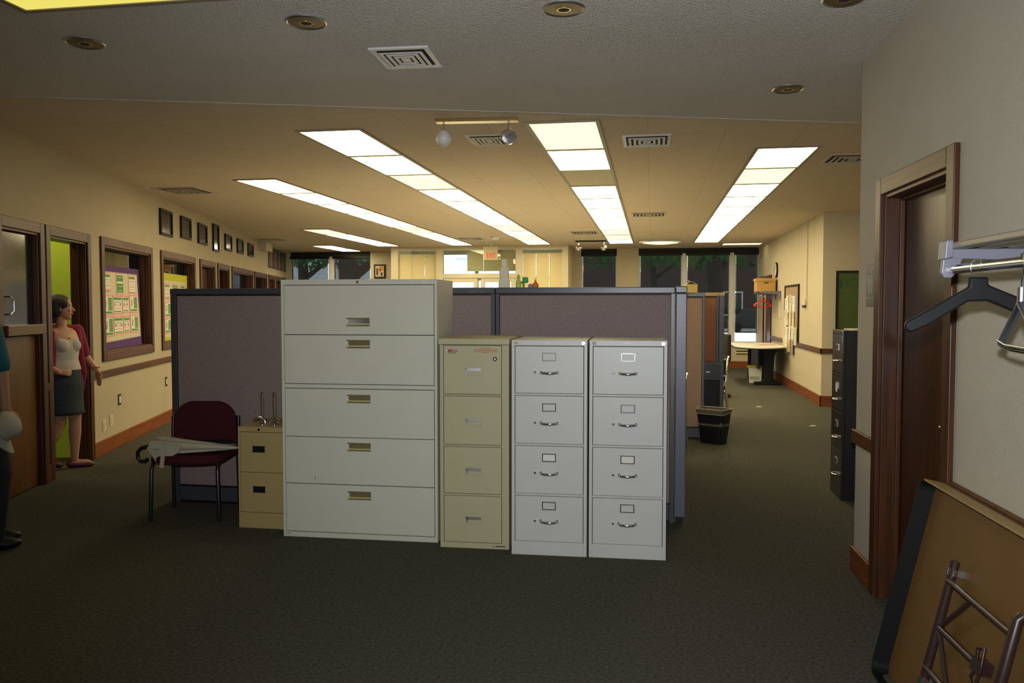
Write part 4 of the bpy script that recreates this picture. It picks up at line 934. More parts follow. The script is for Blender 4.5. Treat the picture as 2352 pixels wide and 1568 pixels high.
# umbrella lying on the seat
t = empty('umbrella', (-3.255, 5.42, .522), R(2), 'folded white umbrella with black hooked handle lying on the burgundy chair', 'umbrella')
mb = MB(); n = 40; secs = []
vs = []; L_ = [(-.20, .066), (-.16, .075), (-.05, .058), (.10, .040), (.22, .026), (.30, .012), (.315, .004)]
for i, (x, r) in enumerate(L_):
    for k in range(n):
        a = 2*PI*k/n; rr = r*(1+.18*math.cos(8*a)*(1 if i < 4 else .3)); xx = x - (.03*math.cos(8*a+.5) if i == 0 else 0)
        vs.append((xx, rr*1.25*math.cos(a), max(-.036, rr*.62*math.sin(a))))
fs = [(i*n+k, i*n+(k+1) % n, (i+1)*n+(k+1) % n, (i+1)*n+k) for i in range(len(L_)-1) for k in range(n)]+[tuple(range(n)), tuple(range((len(L_)-1)*n, len(L_)*n))]
mb.add(vs, fs, 'nylon'); mb.build('canopy', t, smooth=50)
mb = MB(); mb.prism([(-.20, .035), (-.22, -.0), (-.155, -.085), (-.02, -.02), (.0, .02)], 'y', -.10, -.085, 'nylon'); mb.build('canopy_flap', t, bevel=.003)
mb = MB(); mb.box((-.115, -.118, -.115), (-.09, -.112, .01), 'nylon', Matrix.Rotation(R(8), 4, 'Y')); mb.build('strap', t)
mb = MB(); mb.tube([(-.17, 0, .0), (-.27, 0, -.005), (-.31, -.01, -.012), (-.335, -.012, -.035), (-.335, -.012, -.07), (-.315, -.01, -.088), (-.285, -.01, -.085), (-.272, -.01, -.075)], .0125, 'black_metal'); mb.build('handle', t, smooth=50)

t.scale = (1.17, 1.2, 1.3)
# ================================================================== CHAIRS, BIN BEYOND THE PARTITION
def side_chair(loc, rz, label):
    t = empty('side_chair', loc, rz, label, 'chair')
    mb = MB(); mb.prism(rrect_pts(.24, .23, .06), 'z', .42, .465, 'black'); mb.build('seat', t, bevel=.015)
    mb = MB(); mb.box((-.22, .19, .54), (.22, .235, .82), 'black', Matrix.Translation((0, 0, 0))); mb.build('backrest', t, bevel=.02)
    for s in (-1, 1):
        mb = MB(); mb.tube([(s*.25, .27, 0), (s*.25, .22, .41), (s*.25, .225, .50), (s*.235, .245, .80), (s*.20, .25, .835)], .0115, 'chrome'); mb.build('leg', t, smooth=50)
        mb = MB(); mb.tube([(s*.25, -.24, 0), (s*.25, -.22, .41), (s*.25, .22, .41)], .0115, 'chrome'); mb.build('leg', t, smooth=50)
        mb = MB(); mb.tube([(s*.25, -.20, .41), (s*.26, -.18, .62), (s*.26, .10, .64), (s*.25, .23, .60)], .0115, 'chrome'); mb.build('armrest', t, smooth=50)
    return t
side_chair((.115, 8.85, 0), R(-90), 'black side chair with chrome frame just behind the slate corner post')
side_chair((.76, 11.35, 0), R(-96), 'chrome framed chair beyond the rust partition post')
t = empty('office_chair', (1.0, 14.1, 0), R(-80), 'dark office chair seen far beyond the rust partition post', 'chair')
mb = MB(); mb.prism(rrect_pts(.24, .23, .07), 'z', .42, .50, 'black'); mb.build('seat', t, bevel=.02)
mb = MB(); mb.box((-.22, .20, .60), (.22, .26, 1.06), 'black'); mb.build('backrest', t, bevel=.03)
mb = MB(); mb.cyl((0, 0, .10), (0, 0, .42), .03, 'black_metal')
for k in range(5):
    a = 2*PI*k/5; mb.tube([(0, 0, .11), (.28*math.cos(a), .28*math.sin(a), .06)], .02, 'black_metal', 8); mb.sphere((.28*math.cos(a), .28*math.sin(a), .03), .03, 'black', 8)
mb.build('base', t, smooth=50)
for s in (-1, 1):
    mb = MB(); mb.tube([(s*.25, .05, .46), (s*.29, .0, .50), (s*.29, -.05, .68), (s*.28, .15, .69)], .016, 'black_metal', 8); mb.build('armrest', t, smooth=50)
mb = MB(); mb.tube([(0, .05, .44), (0, .26, .46), (0, .265, .70)], .02, 'black_metal', 8); mb.build('back_support', t, smooth=50)
t = empty('waste_bin', (.69, 9.40, 0), R(-32), 'black rectangular waste bin with a pale liner folded over its rim', 'waste bin')
mb = MB(); n = 28
def rr(w_, h_, r): return rrect_pts(w_, h_, r, 6)
b0, b1 = rr(.125, .085, .03), rr(.165, .12, .035); k = len(b0)
b2 = rr(.160, .115, .033)
vs = [(x, y, 0) for x, y in b0]+[(x, y, .37) for x, y in b1]+[(x, y, .37) for x, y in b2]+[(x*.97, y*.97, .02) for x, y in b0]
fs = [tuple(reversed(range(k)))]
for s in range(3): fs += [(s*k+i, s*k+(i+1) % k, (s+1)*k+(i+1) % k, (s+1)*k+i) for i in range(k)]
fs.append(tuple(range(3*k, 4*k))); mb.add(vs, fs, 'black'); mb.build('bin', t, smooth=50)
mb = MB(); o1, o2, i1 = rr(.166, .121, .035), rr(.171, .126, .036), rr(.156, .111, .03)
vs = [(x, y, .335+.006*math.sin(3*math.atan2(y, x))) for x, y in o1]+[(x, y, .36) for x, y in o2]+[(x, y, .385) for x, y in o2]+[(x, y, .385) for x, y in i1]+[(x*.95, y*.95, .20) for x, y in i1]
fs = []
for s in range(4): fs += [(s*k+i, s*k+(i+1) % k, (s+1)*k+(i+1) % k, (s+1)*k+i) for i in range(k)]
M['liner'] = mat('grey_liner', (.10, .09, .07), .4); mb.add(vs, fs, 'liner'); mb.tube([(x, y, .386) for x, y in o2], .0035, 'nylon', 6, closed=True); mb.tube([(x, y, .337+.006*math.sin(3*math.atan2(y, x))) for x, y in o1], .003, 'nylon', 6, closed=True); mb.build('liner', t, smooth=50)
for p, lab in ((hz(1742, 934), 'small white scrap on the carpet nearer the recess'), (hz(1865, 978), 'small white scrap on the carpet before the black cabinet')):
    t = empty('paper_scrap', (p.x, p.y, 0.001), R(20), lab, 'paper scrap'); mb = MB(); mb.prism([(-.05, -.02), (.02, -.03), (.06, .0), (.01, .03)], 'z', 0, .003, 'white'); mb.build('scrap', t)

# ================================================================== FAR RIGHT CORNER
t = empty('peninsula_table', (2.03, 16.75, 0), 0, 'round ended pale table on a black pedestal by the far right wall', 'table')
mb = MB(); pts = [(.46, 1.1), (-.46, 1.1)]+[(-.46*math.cos(R(a)), -.45-.62*math.sin(R(a))) for a in range(0, 181, 15)]
mb.prism(pts, 'z', .725, .75, 'chalk'); mb.build('tabletop', t); 
mb = MB(); mb.prism([(x*1.012, y*1.008) for x, y in pts], 'z', .715, .735, 'black'); mb.build('edge_band', t)
mb = MB(); mb.prism([(.06, .715), (.36, .715), (.30, .55), (.28, .06), (.12, .06), (.10, .55)], 'y', -.30, -.24, 'black'); mb.build('leg', t, bevel=.01)
mb = MB(); mb.box((-.08, -.32, 0), (.44, -.22, .06), 'black'); mb.build('foot', t, bevel=.02)
mb = MB(); mb.box((.0, -.24, .30), (.03, .98, .715), 'black'); mb.build('modesty_panel', t)
mb = MB(); mb.box((-.05, .98, 0), (.35, 1.04, .715), 'black'); mb.build('leg', t, bevel=.01)
for q, (x, y, w_, rz, mm) in enumerate(((1.9, 16.3, .15, 10, 'white'), (2.1, 16.55, .12, -20, 'sheet'), (2.25, 16.9, .14, 5, 'pink'))):
    t = empty('paper_sheet', (x, y, .7505+.0015*q), R(rz), ['white paper on the round end of the far table', 'cream paper in the middle of the far table', 'pinkish paper at the wall side of the far table'][q], 'paper'); mb = MB(); mb.box((-w_, -.11, 0), (w_, .11, .0014), mm); mb.build('sheet', t)
t = empty('storage_tote', (2.035, 16.93, 0), R(-8), 'white tote with a lime green lid under the far table', 'storage tote')
mb = MB(); mb.prism([(-.11, 0), (.11, 0), (.13, .30), (-.13, .30)], 'y', -.15, .15, 'white'); mb.box((-.10, -.152, .06), (.08, -.15, .13), 'grey_green'); mb.build('tub', t, bevel=.01)
mb = MB(); mb.box((-.16, -.165, .30), (.135, .165, .33), 'limeb'); mb.build('lid', t, bevel=.012)
# far coat shelf
SZ = 1.80
t = empty('coat_rack', (XR, 17.1, SZ), 0, 'far wall coat shelf holding the archive box near the street windows', 'coat rack')
mb = MB()
for x in (-.36, -.28, -.20, -.12, -.04): mb.box((x, 0, -.01), (x+.05, 1.25, .01), 'slat')
mb.build('shelf', t)
for y in (0, .62, 1.22):
    mb = MB(); mb.prism([(0, 0), (-.38, 0), (-.38, -.03), (-.05, -.05), (-.03, -.16), (0, -.16)], 'y', y, y+.025, 'silver_grey'); mb.build('bracket', t)
mb = MB(); mb.cyl((-.30, 0, -.10), (-.30, 1.25, -.10), .014, 'chrome'); mb.build('rod', t, smooth=50)
p = atY(1760, 668, 17.75)
t = empty('archive_box', (2.305, 17.75, SZ+.01), 0, 'brown cardboard archive box with lid on the far coat shelf', 'box')
mb = MB(); mb.box((-.185, -.18, 0), (.185, .30, .21), 'carton'); mb.build('box', t, bevel=.003); mb = MB(); mb.box((-.20, -.195, .21), (.20, .315, .27), 'carton'); mb.build('lid', t, bevel=.006)
mb = MB(); mb.prism(rrect_pts(.045, .012, .011), 'y', -.183, -.179, 'dark', Matrix.Translation((0, 0, .175))); mb.build('hand_hole', t)
t = empty('paper_stack', (2.28, 17.85, SZ+.282), R(0), 'dark folder lying on top of the archive box', 'folder'); mb = MB(); mb.box((-.07, -.12, 0), (.11, .12, .045), 'dark_print'); mb.build('folder', t)
def wire_hanger(loc, rz, m, label, group, r=.006, w_=.20):
    t = empty('coat_hanger', loc, rz, label, 'coat hanger', group)
    mb = MB(); mb.tube([(-w_, 0, -.20), (-w_*.9, 0, -.175), (0, 0, -.10), (w_*.9, 0, -.175), (w_, 0, -.20), (w_*.9, 0, -.215), (-w_*.9, 0, -.215)], r, m, 8, closed=True); mb.build('body', t, smooth=50)
    mb = MB(); mb.tube([(0, 0, -.10), (0, 0, -.05)]+[(.022*math.sin(R(a)), 0, -.012-.022*math.cos(R(a))+.008) for a in range(0, 250, 30)], r*.6, m if m != 'black' else 'chrome', 6); mb.build('hook', t, smooth=50); return t
wire_hanger((XR-.30, 17.45, SZ-.080), R(10), 'red', 'red plastic coat hanger under the archive box, nearer one', 'red hangers on the far rack', .011, .17)
wire_hanger((XR-.30, 17.60, SZ-.080), R(-15), 'red', 'red plastic coat hanger under the archive box, further one', 'red hangers on the far rack', .011, .17)
wire_hanger((XR-.30, 17.80, SZ-.080), R(-25), 'black', 'black coat hanger behind the red ones on the far rack', None, .010, .20)
# clock, cork board, thermostat
t = empty('wall_clock', (XR, 17.68, 2.25), R(-90), 'round dark rimmed clock on the far right wall', 'clock')
t.rotation_euler = (0, 0, R(90))
mb = MB(); mx = Matrix.Rotation(PI/2, 4, 'X') ; mb.lathe([(.155, 0), (.155, .035), (.135, .036), (.134, .03)], 'black', mx=Matrix.Rotation(-PI/2, 4, 'X') @ Matrix.Identity(4)); rim = mb.build('rim', t, smooth=40)
mb = MB(); mb.lathe([(.134, .034), (.001, .042)], 'chalk', mx=Matrix.Rotation(-PI/2, 4, 'X')); mb.build('face', t)
mb = MB(); mb.box((-.005, .040, 0), (.005, .044, .09), 'black'); mb.box((0, .040, -.005), (.065, .044, .005), 'black'); mb.build('hands', t)
t = empty('cork_board', (XR, 15.75, 0), 0, 'cork board crowded with pinned papers on the far right wall', 'notice board')
mb = MB(); mb.box((-.03, -.75, .86), (0, -.72, 1.90), 'black'); mb.box((-.03, .72, .86), (0, .75, 1.90), 'black'); mb.box((-.03, -.72, 1.87), (0, .72, 1.90), 'black'); mb.box((-.03, -.72, .86), (0, .72, .89), 'black'); mb.build('frame', t)
mb = MB(); mb.box((-.012, -.72, .89), (-.002, .72, 1.87), 'cork'); mb.build('cork', t)
random.seed(3)
k = 0
for zz in (1.55, 1.27, .98, .78):
    for yy in (-.52, -.22, .10, .42, .66):
        if random.random() < .12: continue
        mb = MB(); h = .22+random.random()*.12; w2 = .11+random.random()*.05; tilt = random.uniform(-7, 7)
        mx = Matrix.Translation((-.016-.0015*k, yy, zz)) @ Matrix.Rotation(R(tilt), 4, 'X'); k += 1
        mm = random.choice(['white', 'white', 'card', 'sheet', 'white', 'purple_toy'] if zz > .8 else ['white', 'sheet', 'basket', 'purple_toy'])
        mb.box((-.001, -w2, -h/2), (.0, w2, h/2), mm, mx)
        for q in range(3): mb.box((-.0015, -w2+.03, h/2-.05-q*.04), (-.0009, w2-.03, h/2-.045-q*.04), 'dark_print', mx)
        mb.build('pinned_paper', t)
p1 = atX(1850, 693, XR)
t = empty('thermostat', (XR, p1.y, 1.585), 0, 'beige thermostat with a conduit rising to the ceiling on the far right wall', 'thermostat')
mb = MB(); mb.box((-.04, -.14, -.055), (0, .14, .055), 'sheet'); mb.build('cover', t, bevel=.006)
mb = MB(); mb.box((-.055, -.05, -.10), (-.0, -.01, -.056), 'brass_dark'); mb.build('dial', t, bevel=.004)
mb = MB(); mb.box((-.02, -.18, .0), (0, -.150, CH-1.585), 'wall'); mb.build('conduit', t)
# paper notices under the far shelf
t = empty('wall_notice', (XR, 17.3, 1.45), 0, 'faint pale notice on the far right wall beside the cork board', 'notice'); mb = MB(); mb.box((-.003, -.12, -.15), (0, .12, .15), 'white'); mb.build('sheet', t)
# baseboard heater grille under the window
p = atY(1690, 806, YB); t = empty('heater_grille', (p.x+.25, YB, bz(1700, 810)), 0, 'dark double slot grille in the low wall under the far window', 'grille')
mb = MB(); mb.box((-.25, -.012, -.07), (.25, 0, .07), 'cream'); mb.build('plate', t); mb = MB(); mb.box((-.24, -.016, .025), (.24, -.010, .055), 'dark'); mb.box((-.24, -.016, -.045), (.24, -.010, -.015), 'dark'); mb.build('slots', t)
# green banner in the recess
t = empty('framed_poster', (2.72, YC, 0), 0, 'green framed poster reading CE in the recess above the black filing cabinet', 'poster')
mb = MB(); a, b, z0, z1 = 0, .95, .95, 2.045; f = .028
mb.box((a, -.03, z0), (a+f, 0, z1), 'black'); mb.box((b-f, -.03, z0), (b, 0, z1), 'black'); mb.box((a+f, -.03, z1-f), (b-f, 0, z1), 'black'); mb.box((a+f, -.03, z0), (b-f, 0, z0+f), 'black'); mb.build('frame', t)
mb = MB(); mb.box((a+f, -.012, z0+f), (b-f, -.002, z1-f), 'banner'); pr = mb.build('print', t)
text('lettering', 'CE', .19, 'teal_logo', t, (.175, -.014, 1.86), align='LEFT', sx=.9)
mb = MB()
for q in range(3):
    rr_ = .030+q*.018; pts = [(-rr_*math.cos(R(aa)), -.0145, rr_*1.3*math.sin(R(aa))) for aa in range(-55, 56, 11)]
    mb.tube([(x+.115+.0, y, z+1.86) for x, y, z in pts], .006, 'teal_logo', 6)
for q in range(2):
    rr_ = .030+q*.018; pts = [(rr_*math.cos(R(aa)), -.0145, rr_*1.3*math.sin(R(aa))) for aa in range(-55, 56, 11)]
    mb.tube([(x+.105, y, z+1.86) for x, y, z in pts], .006, 'teal_logo', 6)
mb.build('logo', t)
mb = MB(); mb.box((.04, -.0145, 1.70), (.9, -.012, 1.704), 'teal_logo'); mb.box((.04, -.0145, 1.66), (.9, -.012, 1.663), 'teal_logo'); mb.prism([(.20, .98), (.25, .98), (.62, 1.60), (.59, 1.62)], 'y', -.0145, -.012, M['trim']); mb.build('artwork', t)

# ================================================================== NEAR RIGHT WALL ITEMS
t = empty('restroom_sign', NW(-.245, 0, 1.645), NWA, 'taupe restroom sign with two pale figures beside the dark door', 'sign')
mb = MB(); mb.box((-.072, 0, -.117), (.072, .008, .117), 'sign'); mb.build('plate', t, bevel=.002)
mb = MB()
for sx in (-.032, .024):
    mb.lathe([(.011, 0), (.011, .002)], 'sign_sym', mx=Matrix.Translation((sx, .0105, .068)) @ Matrix.Rotation(PI/2, 4, 'X'), n=14)
    if sx > 0: mb.box((sx-.014, .008, .0), (sx+.014, .0105, .052), 'sign_sym')
    else: mb.prism([(sx-.010, .052), (sx+.010, .052), (sx+.022, .0), (sx-.022, .0)], 'y', .008, .0105, 'sign_sym')
    mb.box((sx-.009, .008, -.045), (sx-.002, .0105, 0), 'sign_sym'); mb.box((sx+.002, .008, -.045), (sx+.009, .0105, 0), 'sign_sym')
mb.box((-.003, .008, -.045), (-.001, .010, .075), 'sign_sym'); mb.build('symbols', t)
tx = text('lettering', 'RESTROOM', .024, 'sign_sym', t, (0, .0088, -.075), rot=(PI/2, 0, PI))

# coat rack on the near wall
RX, RY = .885, 2.79                                   # room-side tip of the end bracket
def near_w(y): return 1.165 - (y-5.0)*math.tan(R(2))*1.0
WX = near_w(RY)-.0
t = empty('coat_rack', (WX, RY, 1.614), R(2), 'grey bracketed coat rack with chrome rod on the near right wall', 'coat rack')
D_ = WX-RX
for y in (0, -1.15):
    mb = MB()
    mb.prism([(0, .085), (-D_+.0, .115), (-D_, .065), (-.02, .055), (-.01, -.05), (0, -.05)], 'y', y, y-.022, 'silver_grey')
    mb.prism([(-D_-.002, .118), (-D_+.018, .118), (-D_+.018, .068), (-D_-.006, .060)], 'y', y+.003, y-.06, 'silver_grey')
    mb.prism([(-D_+.004, .066), (-D_+.062, .066), (-D_+.045, .022), (-D_+.03, .005), (-D_+.008, .005), (-D_, .02)], 'y', y, y-.02, 'silver_grey')
    mb.build('bracket', t, bevel=.003)
mb = MB()
for x in (0, .085, .17, .255): mb.box((-D_+.015+x, -.02, .092), (-D_+.06+x, -1.5, .112), 'slat')
mb.build('shelf', t, bevel=.004)
mb = MB(); mb.cyl((-D_+.028, .004, .030), (-D_+.028, -1.5, .030), .0145, 'chrome', n=24); mb.build('rod', t, smooth=50)
rodx = RX+.028; rodz = 1.644
# black suit hanger
hy = atX(2246, 615, rodx).y
t = empty('coat_hanger', (rodx, hy, rodz), R(0), 'broad black coat hanger facing the room on the near chrome rod', 'coat hanger')
mb = MB(); mb.tube([(0, 0, -.035), (-.004, 0, -.030), (-.012, 0, -.030), (-.019, 0, -.008), (-.017, 0, .012), (-.006, 0, .0195), (.008, 0, .0185), (.017, 0, .008)], .0019, 'chrome', 8); mb.build('hook', t, smooth=50)
mb = MB(); up = [(.87*x_, z_) for x_, z_ in [(-.028,-.030),(.030,-.030),(.030,-.052),(.17,-.105),(.215,-.125),(.222,-.148),(.20,-.165),(.17,-.152),(.03,-.098),(-.03,-.100),(-.15,-.168),(-.205,-.190),(-.222,-.178),(-.220,-.158),(-.15,-.122),(-.028,-.058)]]
mb.prism(up, 'y', -.011, .011, 'black'); mb.build('body', t, bevel=.006, smooth=40)
# second hanger, a dark trouser hanger nearer the camera
hy2 = atX(2348, 612, rodx).y
t = empty('coat_hanger', (rodx, hy2, rodz), R(82), 'dark tubular trouser hanger cut by the right edge of the photo', 'coat hanger')
mb = MB(); mb.tube([(0, 0, -.085), (0, 0, -.05), (-.010, 0, -.035), (-.019, 0, -.010), (-.017, 0, .012), (-.006, 0, .0195), (.008, 0, .0185), (.017, 0, .006)], .0022, 'chrome', 8); mb.cyl((0, 0, -.105), (0, 0, -.065), .010, 'steel', n=14); mb.build('hook', t, smooth=50)
mb = MB(); mb.tube([(-.175, 0, -.215), (-.15, 0, -.195), (0, 0, -.105), (.15, 0, -.195), (.175, 0, -.215)], .011, 'panel_trim', 10); mb.tube([(-.175, 0, -.215), (-.10, -.004, -.226), (.10, -.004, -.226), (.175, 0, -.215)], .005, 'black', 8); mb.tube([(-.165, .012, -.205), (-.09, .012, -.214), (.09, .012, -.214), (.165, .012, -.205)], .004, 'steel', 8); mb.build('body', t, smooth=50)

# folding table leaning against the near right wall
P0 = Vector((.915, 3.62, 0.0)); PT = Vector((1.098, 3.62, .83))  # room-side far edge, bottom and top
vdir = (PT-P0).normalized(); Wt = (PT-P0).length; udir = Vector((.035, -1, 0)).normalized(); ndir = udir.cross(vdir).normalized()
if ndir.x > 0: ndir = -ndir
ndir = -ndir                                          # points to the wall
tm = Matrix((udir.to_4d(), vdir.to_4d(), ndir.to_4d(), (0, 0, 0, 1))).transposed(); 
for i in range(3): tm[3][i] = 0
tm = Matrix.Translation(P0) @ Matrix(((udir.x, vdir.x, ndir.x, 0), (udir.y, vdir.y, ndir.y, 0), (udir.z, vdir.z, ndir.z, 0), (0, 0, 0, 1)))
t = empty('folding_table', P0, 0, 'brown folding table standing on edge against the near right wall, legs folded', 'folding table')
tin = Matrix.Translation(-P0)
TM = tin @ tm
LT = 2.44 
def rr2(x0, x1, y0, y1, r, n=5):
    return [(x+(x0+x1)/2, y+(y0+y1)/2) for x, y in rrect_pts((x1-x0)/2, (y1-y0)/2, r, n)]
AP = .090
mb = MB(); mb.prism(rr2(0, LT, 0, Wt, .05), 'z', AP-.022, AP-.0, 'table_under', TM); mb.build('tabletop', t)
mb = MB(); oo = rr2(0, LT, 0, Wt, .05, 6); ii = rr2(.008, LT-.008, .008, Wt-.008, .043, 6); n = len(oo)
def ringwall(oo, ii, z0, z1, sel, m):
    for i in range(n):
        j = (i+1) % n; mid = ((oo[i][0]+oo[j][0])/2, (oo[i][1]+oo[j][1])/2)
        if not sel(mid): continue
        vs = [(oo[i][0], oo[i][1], z0), (oo[j][0], oo[j][1], z0), (ii[j][0], ii[j][1], z0), (ii[i][0], ii[i][1], z0), (oo[i][0], oo[i][1], z1), (oo[j][0], oo[j][1], z1), (ii[j][0], ii[j][1], z1), (ii[i][0], ii[i][1], z1)]
        mb.add(vs, [(0, 3, 2, 1), (4, 5, 6, 7), (0, 1, 5, 4), (1, 2, 6, 5), (2, 3, 7, 6), (3, 0, 4, 7)], m, TM)
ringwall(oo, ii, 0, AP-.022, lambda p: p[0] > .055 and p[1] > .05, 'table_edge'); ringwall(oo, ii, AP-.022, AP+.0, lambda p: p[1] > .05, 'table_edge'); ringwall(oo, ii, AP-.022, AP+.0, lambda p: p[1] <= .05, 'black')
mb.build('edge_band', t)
mb = MB(); ringwall(oo, ii, 0, AP-.0225, lambda p: p[0] <= .055 or p[1] <= .05, 'black'); mb.build('end_apron', t)  # apron's inner side lies in shadow; that dark is painted on
# leg set in table coordinates (u along length, v height, w towards the wall; w<AP-.022 is the underside)
def tp(px, py, wz):
    # sight line meets the plane w = wz
    o = Vector((0, 0, CAMH)); d = Vector(ray(px, py)); q = P0+ndir*wz; tt = (q-o).dot(ndir)/d.dot(ndir); p = o+d*tt-P0
    return (p.dot(udir), p.dot(vdir))
def legset(flip, name_):
    g = lambda u, v, w_: (u if not flip else LT-u, v, w_)
    a0 = tp(2193, 1290, .028); a1 = tp(2136, 1568, .028)
    b0 = tp(2190, 1345, .028); b1 = tp(2330, 1482, .028)
    return a0, a1, b0, b1
a0, a1, b0, b1 = legset(False, '')
u0 = a0[0]; vt = a0[1]; vb = .13
ul = b1[0]-.0
for flip in (False, True):
    g = lambda u, v, w_: (u if not flip else LT-u, v, w_)
    w0 = .028
    mb = MB(); mb.tube([g(u0, vb, w0), g(u0, vt, w0)], .016, 'brown_tube', 12, mx=TM)
    vls = vt-.075; vli = vb+.09; uf = min(ul, LT/2-.04)
    mb.tube([g(u0, vls, w0-.006), g(uf, vls, w0-.006)], .0115, 'brown_tube', 10, mx=TM); mb.tube([g(u0, vli, w0-.006), g(uf, vli, w0-.006)], .0115, 'brown_tube', 10, mx=TM)
    mb.tube([g(uf, vb+.01, w0), g(uf-.0, vb+.02, w0-.012), g(uf, vt-.02, w0-.012), g(uf, vt-.01, w0)], .017, 'brown_tube', 12, mx=TM)
    lg = mb.build('leg', t, smooth=50)
    for vv in (vt-.04, vb+.04):
        mb = MB(); mb.tube([g(u0, vv-.012, w0), g(u0, vv+.012, w0)], .0185, 'chrome', 12, mx=TM); mb.box(g(u0-.012, vv-.012, w0+.005), g(u0+.012, vv+.012, AP-.0225), 'steel', TM); mb.build('hinge_clip', lg, smooth=50)
    vm = (vt+vb)/2
    mb = MB(); mb.tube([g(u0+.01, vm, w0), g(u0+.20, vls, w0-.004)], .009, 'brown_tube', 8, mx=TM); mb.tube([g(u0+.01, vm, w0), g(u0+.20, vli, w0-.004)], .009, 'brown_tube', 8, mx=TM)
    mb.tube([g(u0+.01, vm, w0), g(u0+.30, vm, w0+.006)], .012, 'brown_tube', 8, mx=TM)
    mb.build('brace', t, smooth=50)
    mb = MB(); c = u0+.33
    mb.tube([g(c-.02, vm-.05, w0), g(c+.03, vm-.07, w0-.004), g(c+.04, vm, w0-.004), g(c+.03, vm+.07, w0-.004), g(c-.02, vm+.05, w0), g(c, vm, w0)], .006, 'brown_tube', 8, mx=TM, closed=True); mb.box(g(c-.03, vm-.02, w0-.006), g(c+.03, vm+.02, AP-.023), 'brown_tube', TM); mb.build('lock_plate', t, smooth=50)

# ================================================================== PEOPLE
def blob(name, prims, m, parent, voxel=.008, smooth_it=3, loc=None, cut=None):
    """one continuous skin grown round tapered limbs and ellipsoids"""
    mb = MB()
    for p in prims:
        if p[0] == 'c':
            _, a, b, r0, r1 = p; a = Vector(a); b = Vector(b)
            mb.cyl(a, b, r0, m, r1=r1, n=20); mb.sphere(a, r0, m, 10); mb.sphere(b, r1, m, 10)
        elif p[0] == 'e':
            _, c, r = p[:3]; mx = Matrix.Translation(Vector(c)) @ (Euler(p[3]).to_matrix().to_4x4() if len(p) > 3 else Matrix())
            mb.sphere((0, 0, 0), r, m, 14, mx=mx)
        elif p[0] == 'b': mb.box(p[1], p[2], m)
        elif p[0] == 'l':   # lofted elliptical sections (cx,cy,z,rx,ry)
            n = 28; vs = []; S = p[1]
            for cx, cy, z, rx, ry in S:
                for k in range(n):
                    a = 2*PI*k/n; vs.append((cx+rx*math.cos(a), cy+ry*math.sin(a), z))
            fs = [(i*n+k, i*n+(k+1) % n, (i+1)*n+(k+1) % n, (i+1)*n+k) for i in range(len(S)-1) for k in range(n)]+[tuple(reversed(range(n))), tuple(range((len(S)-1)*n, len(S)*n))]
            mb.add(vs, fs, m)
    o = mb.build('tmp')
    r = o.modifiers.new('r', 'REMESH'); r.mode = 'VOXEL'; r.voxel_size = voxel; r.use_smooth_shade = True
    s = o.modifiers.new('s', 'SMOOTH'); s.iterations = smooth_it; s.factor = .5
    dg = bpy.context.evaluated_depsgraph_get(); me = bpy.data.meshes.new_from_object(o.evaluated_get(dg)); me.name = name
    bpy.data.objects.remove(o)
    if not me.materials: me.materials.append(M[m])
    me.shade_smooth()
    o = bpy.data.objects.new(name, me); COL.objects.link(o); o.parent = parent; return o
def hand(c, d, side, palm_n, s=1.0, curl=.5):
    """prims of an open relaxed hand: c wrist, d pointing direction, side = thumb side, palm_n = palm normal"""
    c = Vector(c); d = Vector(d).normalized(); n_ = Vector(palm_n).normalized(); sd = d.cross(n_).normalized()
    if sd.dot(Vector(side)) < 0: sd = -sd
    P = []
    pc = c+d*.045*s
    for k in (-1.2, -.4, .4, 1.2): P.append(('c', c+sd*k*.010*s+d*.01, c+d*.085*s+sd*k*.0165*s, .013*s, .0105*s))
    for k, ln in ((-1.5, .060), (-.5, .074), (.5, .080), (1.5, .072)):
        b = c+d*.085*s+sd*k*.0158*s; m1 = b+(d*math.cos(curl*.5)+n_*math.sin(curl*.5))*ln*.5*s; m2 = m1+(d*math.cos(curl*1.3)+n_*math.sin(curl*1.3))*ln*.5*s
        P += [('c', b, m1, .0085*s, .0078*s), ('c', m1, m2, .0078*s, .0062*s)]
    b = c+d*.025*s+sd*.026*s; m1 = b+(d*.6+sd*.7+n_*.3).normalized()*.038*s; m2 = m1+(d*.9+sd*.3+n_*.35).normalized()*.032*s
    P += [('c', b, m1, .012*s, .0095*s), ('c', m1, m2, .0095*s, .0075*s)]
    return P
def head_prims(c, fwd, s=1.0):
    """head with the face towards fwd (in xy plane)"""
    f = Vector((fwd[0], fwd[1], 0)).normalized(); a = math.atan2(f.y, f.x); c = Vector(c); rt = Vector((-f.y, f.x, 0)); Z = Vector((0, 0, 1)); e = (0, 0, a)
    P = [('e', c+Z*.03*s-f*.008*s, (.092*s, .072*s, .090*s), e), ('e', c-Z*.025*s+f*.022*s, (.062*s, .058*s, .082*s), e), ('e', c-Z*.082*s+f*.055*s, (.026*s, .028*s, .022*s), e),
         ('c', c+Z*.012*s+f*.082*s, c-Z*.022*s+f*.102*s, .0075*s, .0125*s), ('e', c-Z*.052*s+f*.080*s, (.013*s, .024*s, .009*s), e), ('e', c+Z*.030*s+f*.070*s, (.016*s, .055*s, .014*s), e),
         ('e', c-Z*.018*s+f*.060*s+rt*.034*s, (.022*s, .018*s, .022*s), e), ('e', c-Z*.018*s+f*.060*s-rt*.034*s, (.022*s, .018*s, .022*s), e),
         ('e', c-Z*.005*s-f*.008*s+rt*.075*s, (.018*s, .007*s, .030*s), e), ('e', c-Z*.005*s-f*.008*s-rt*.075*s, (.018*s, .007*s, .030*s), e)]
    return P, f, rt
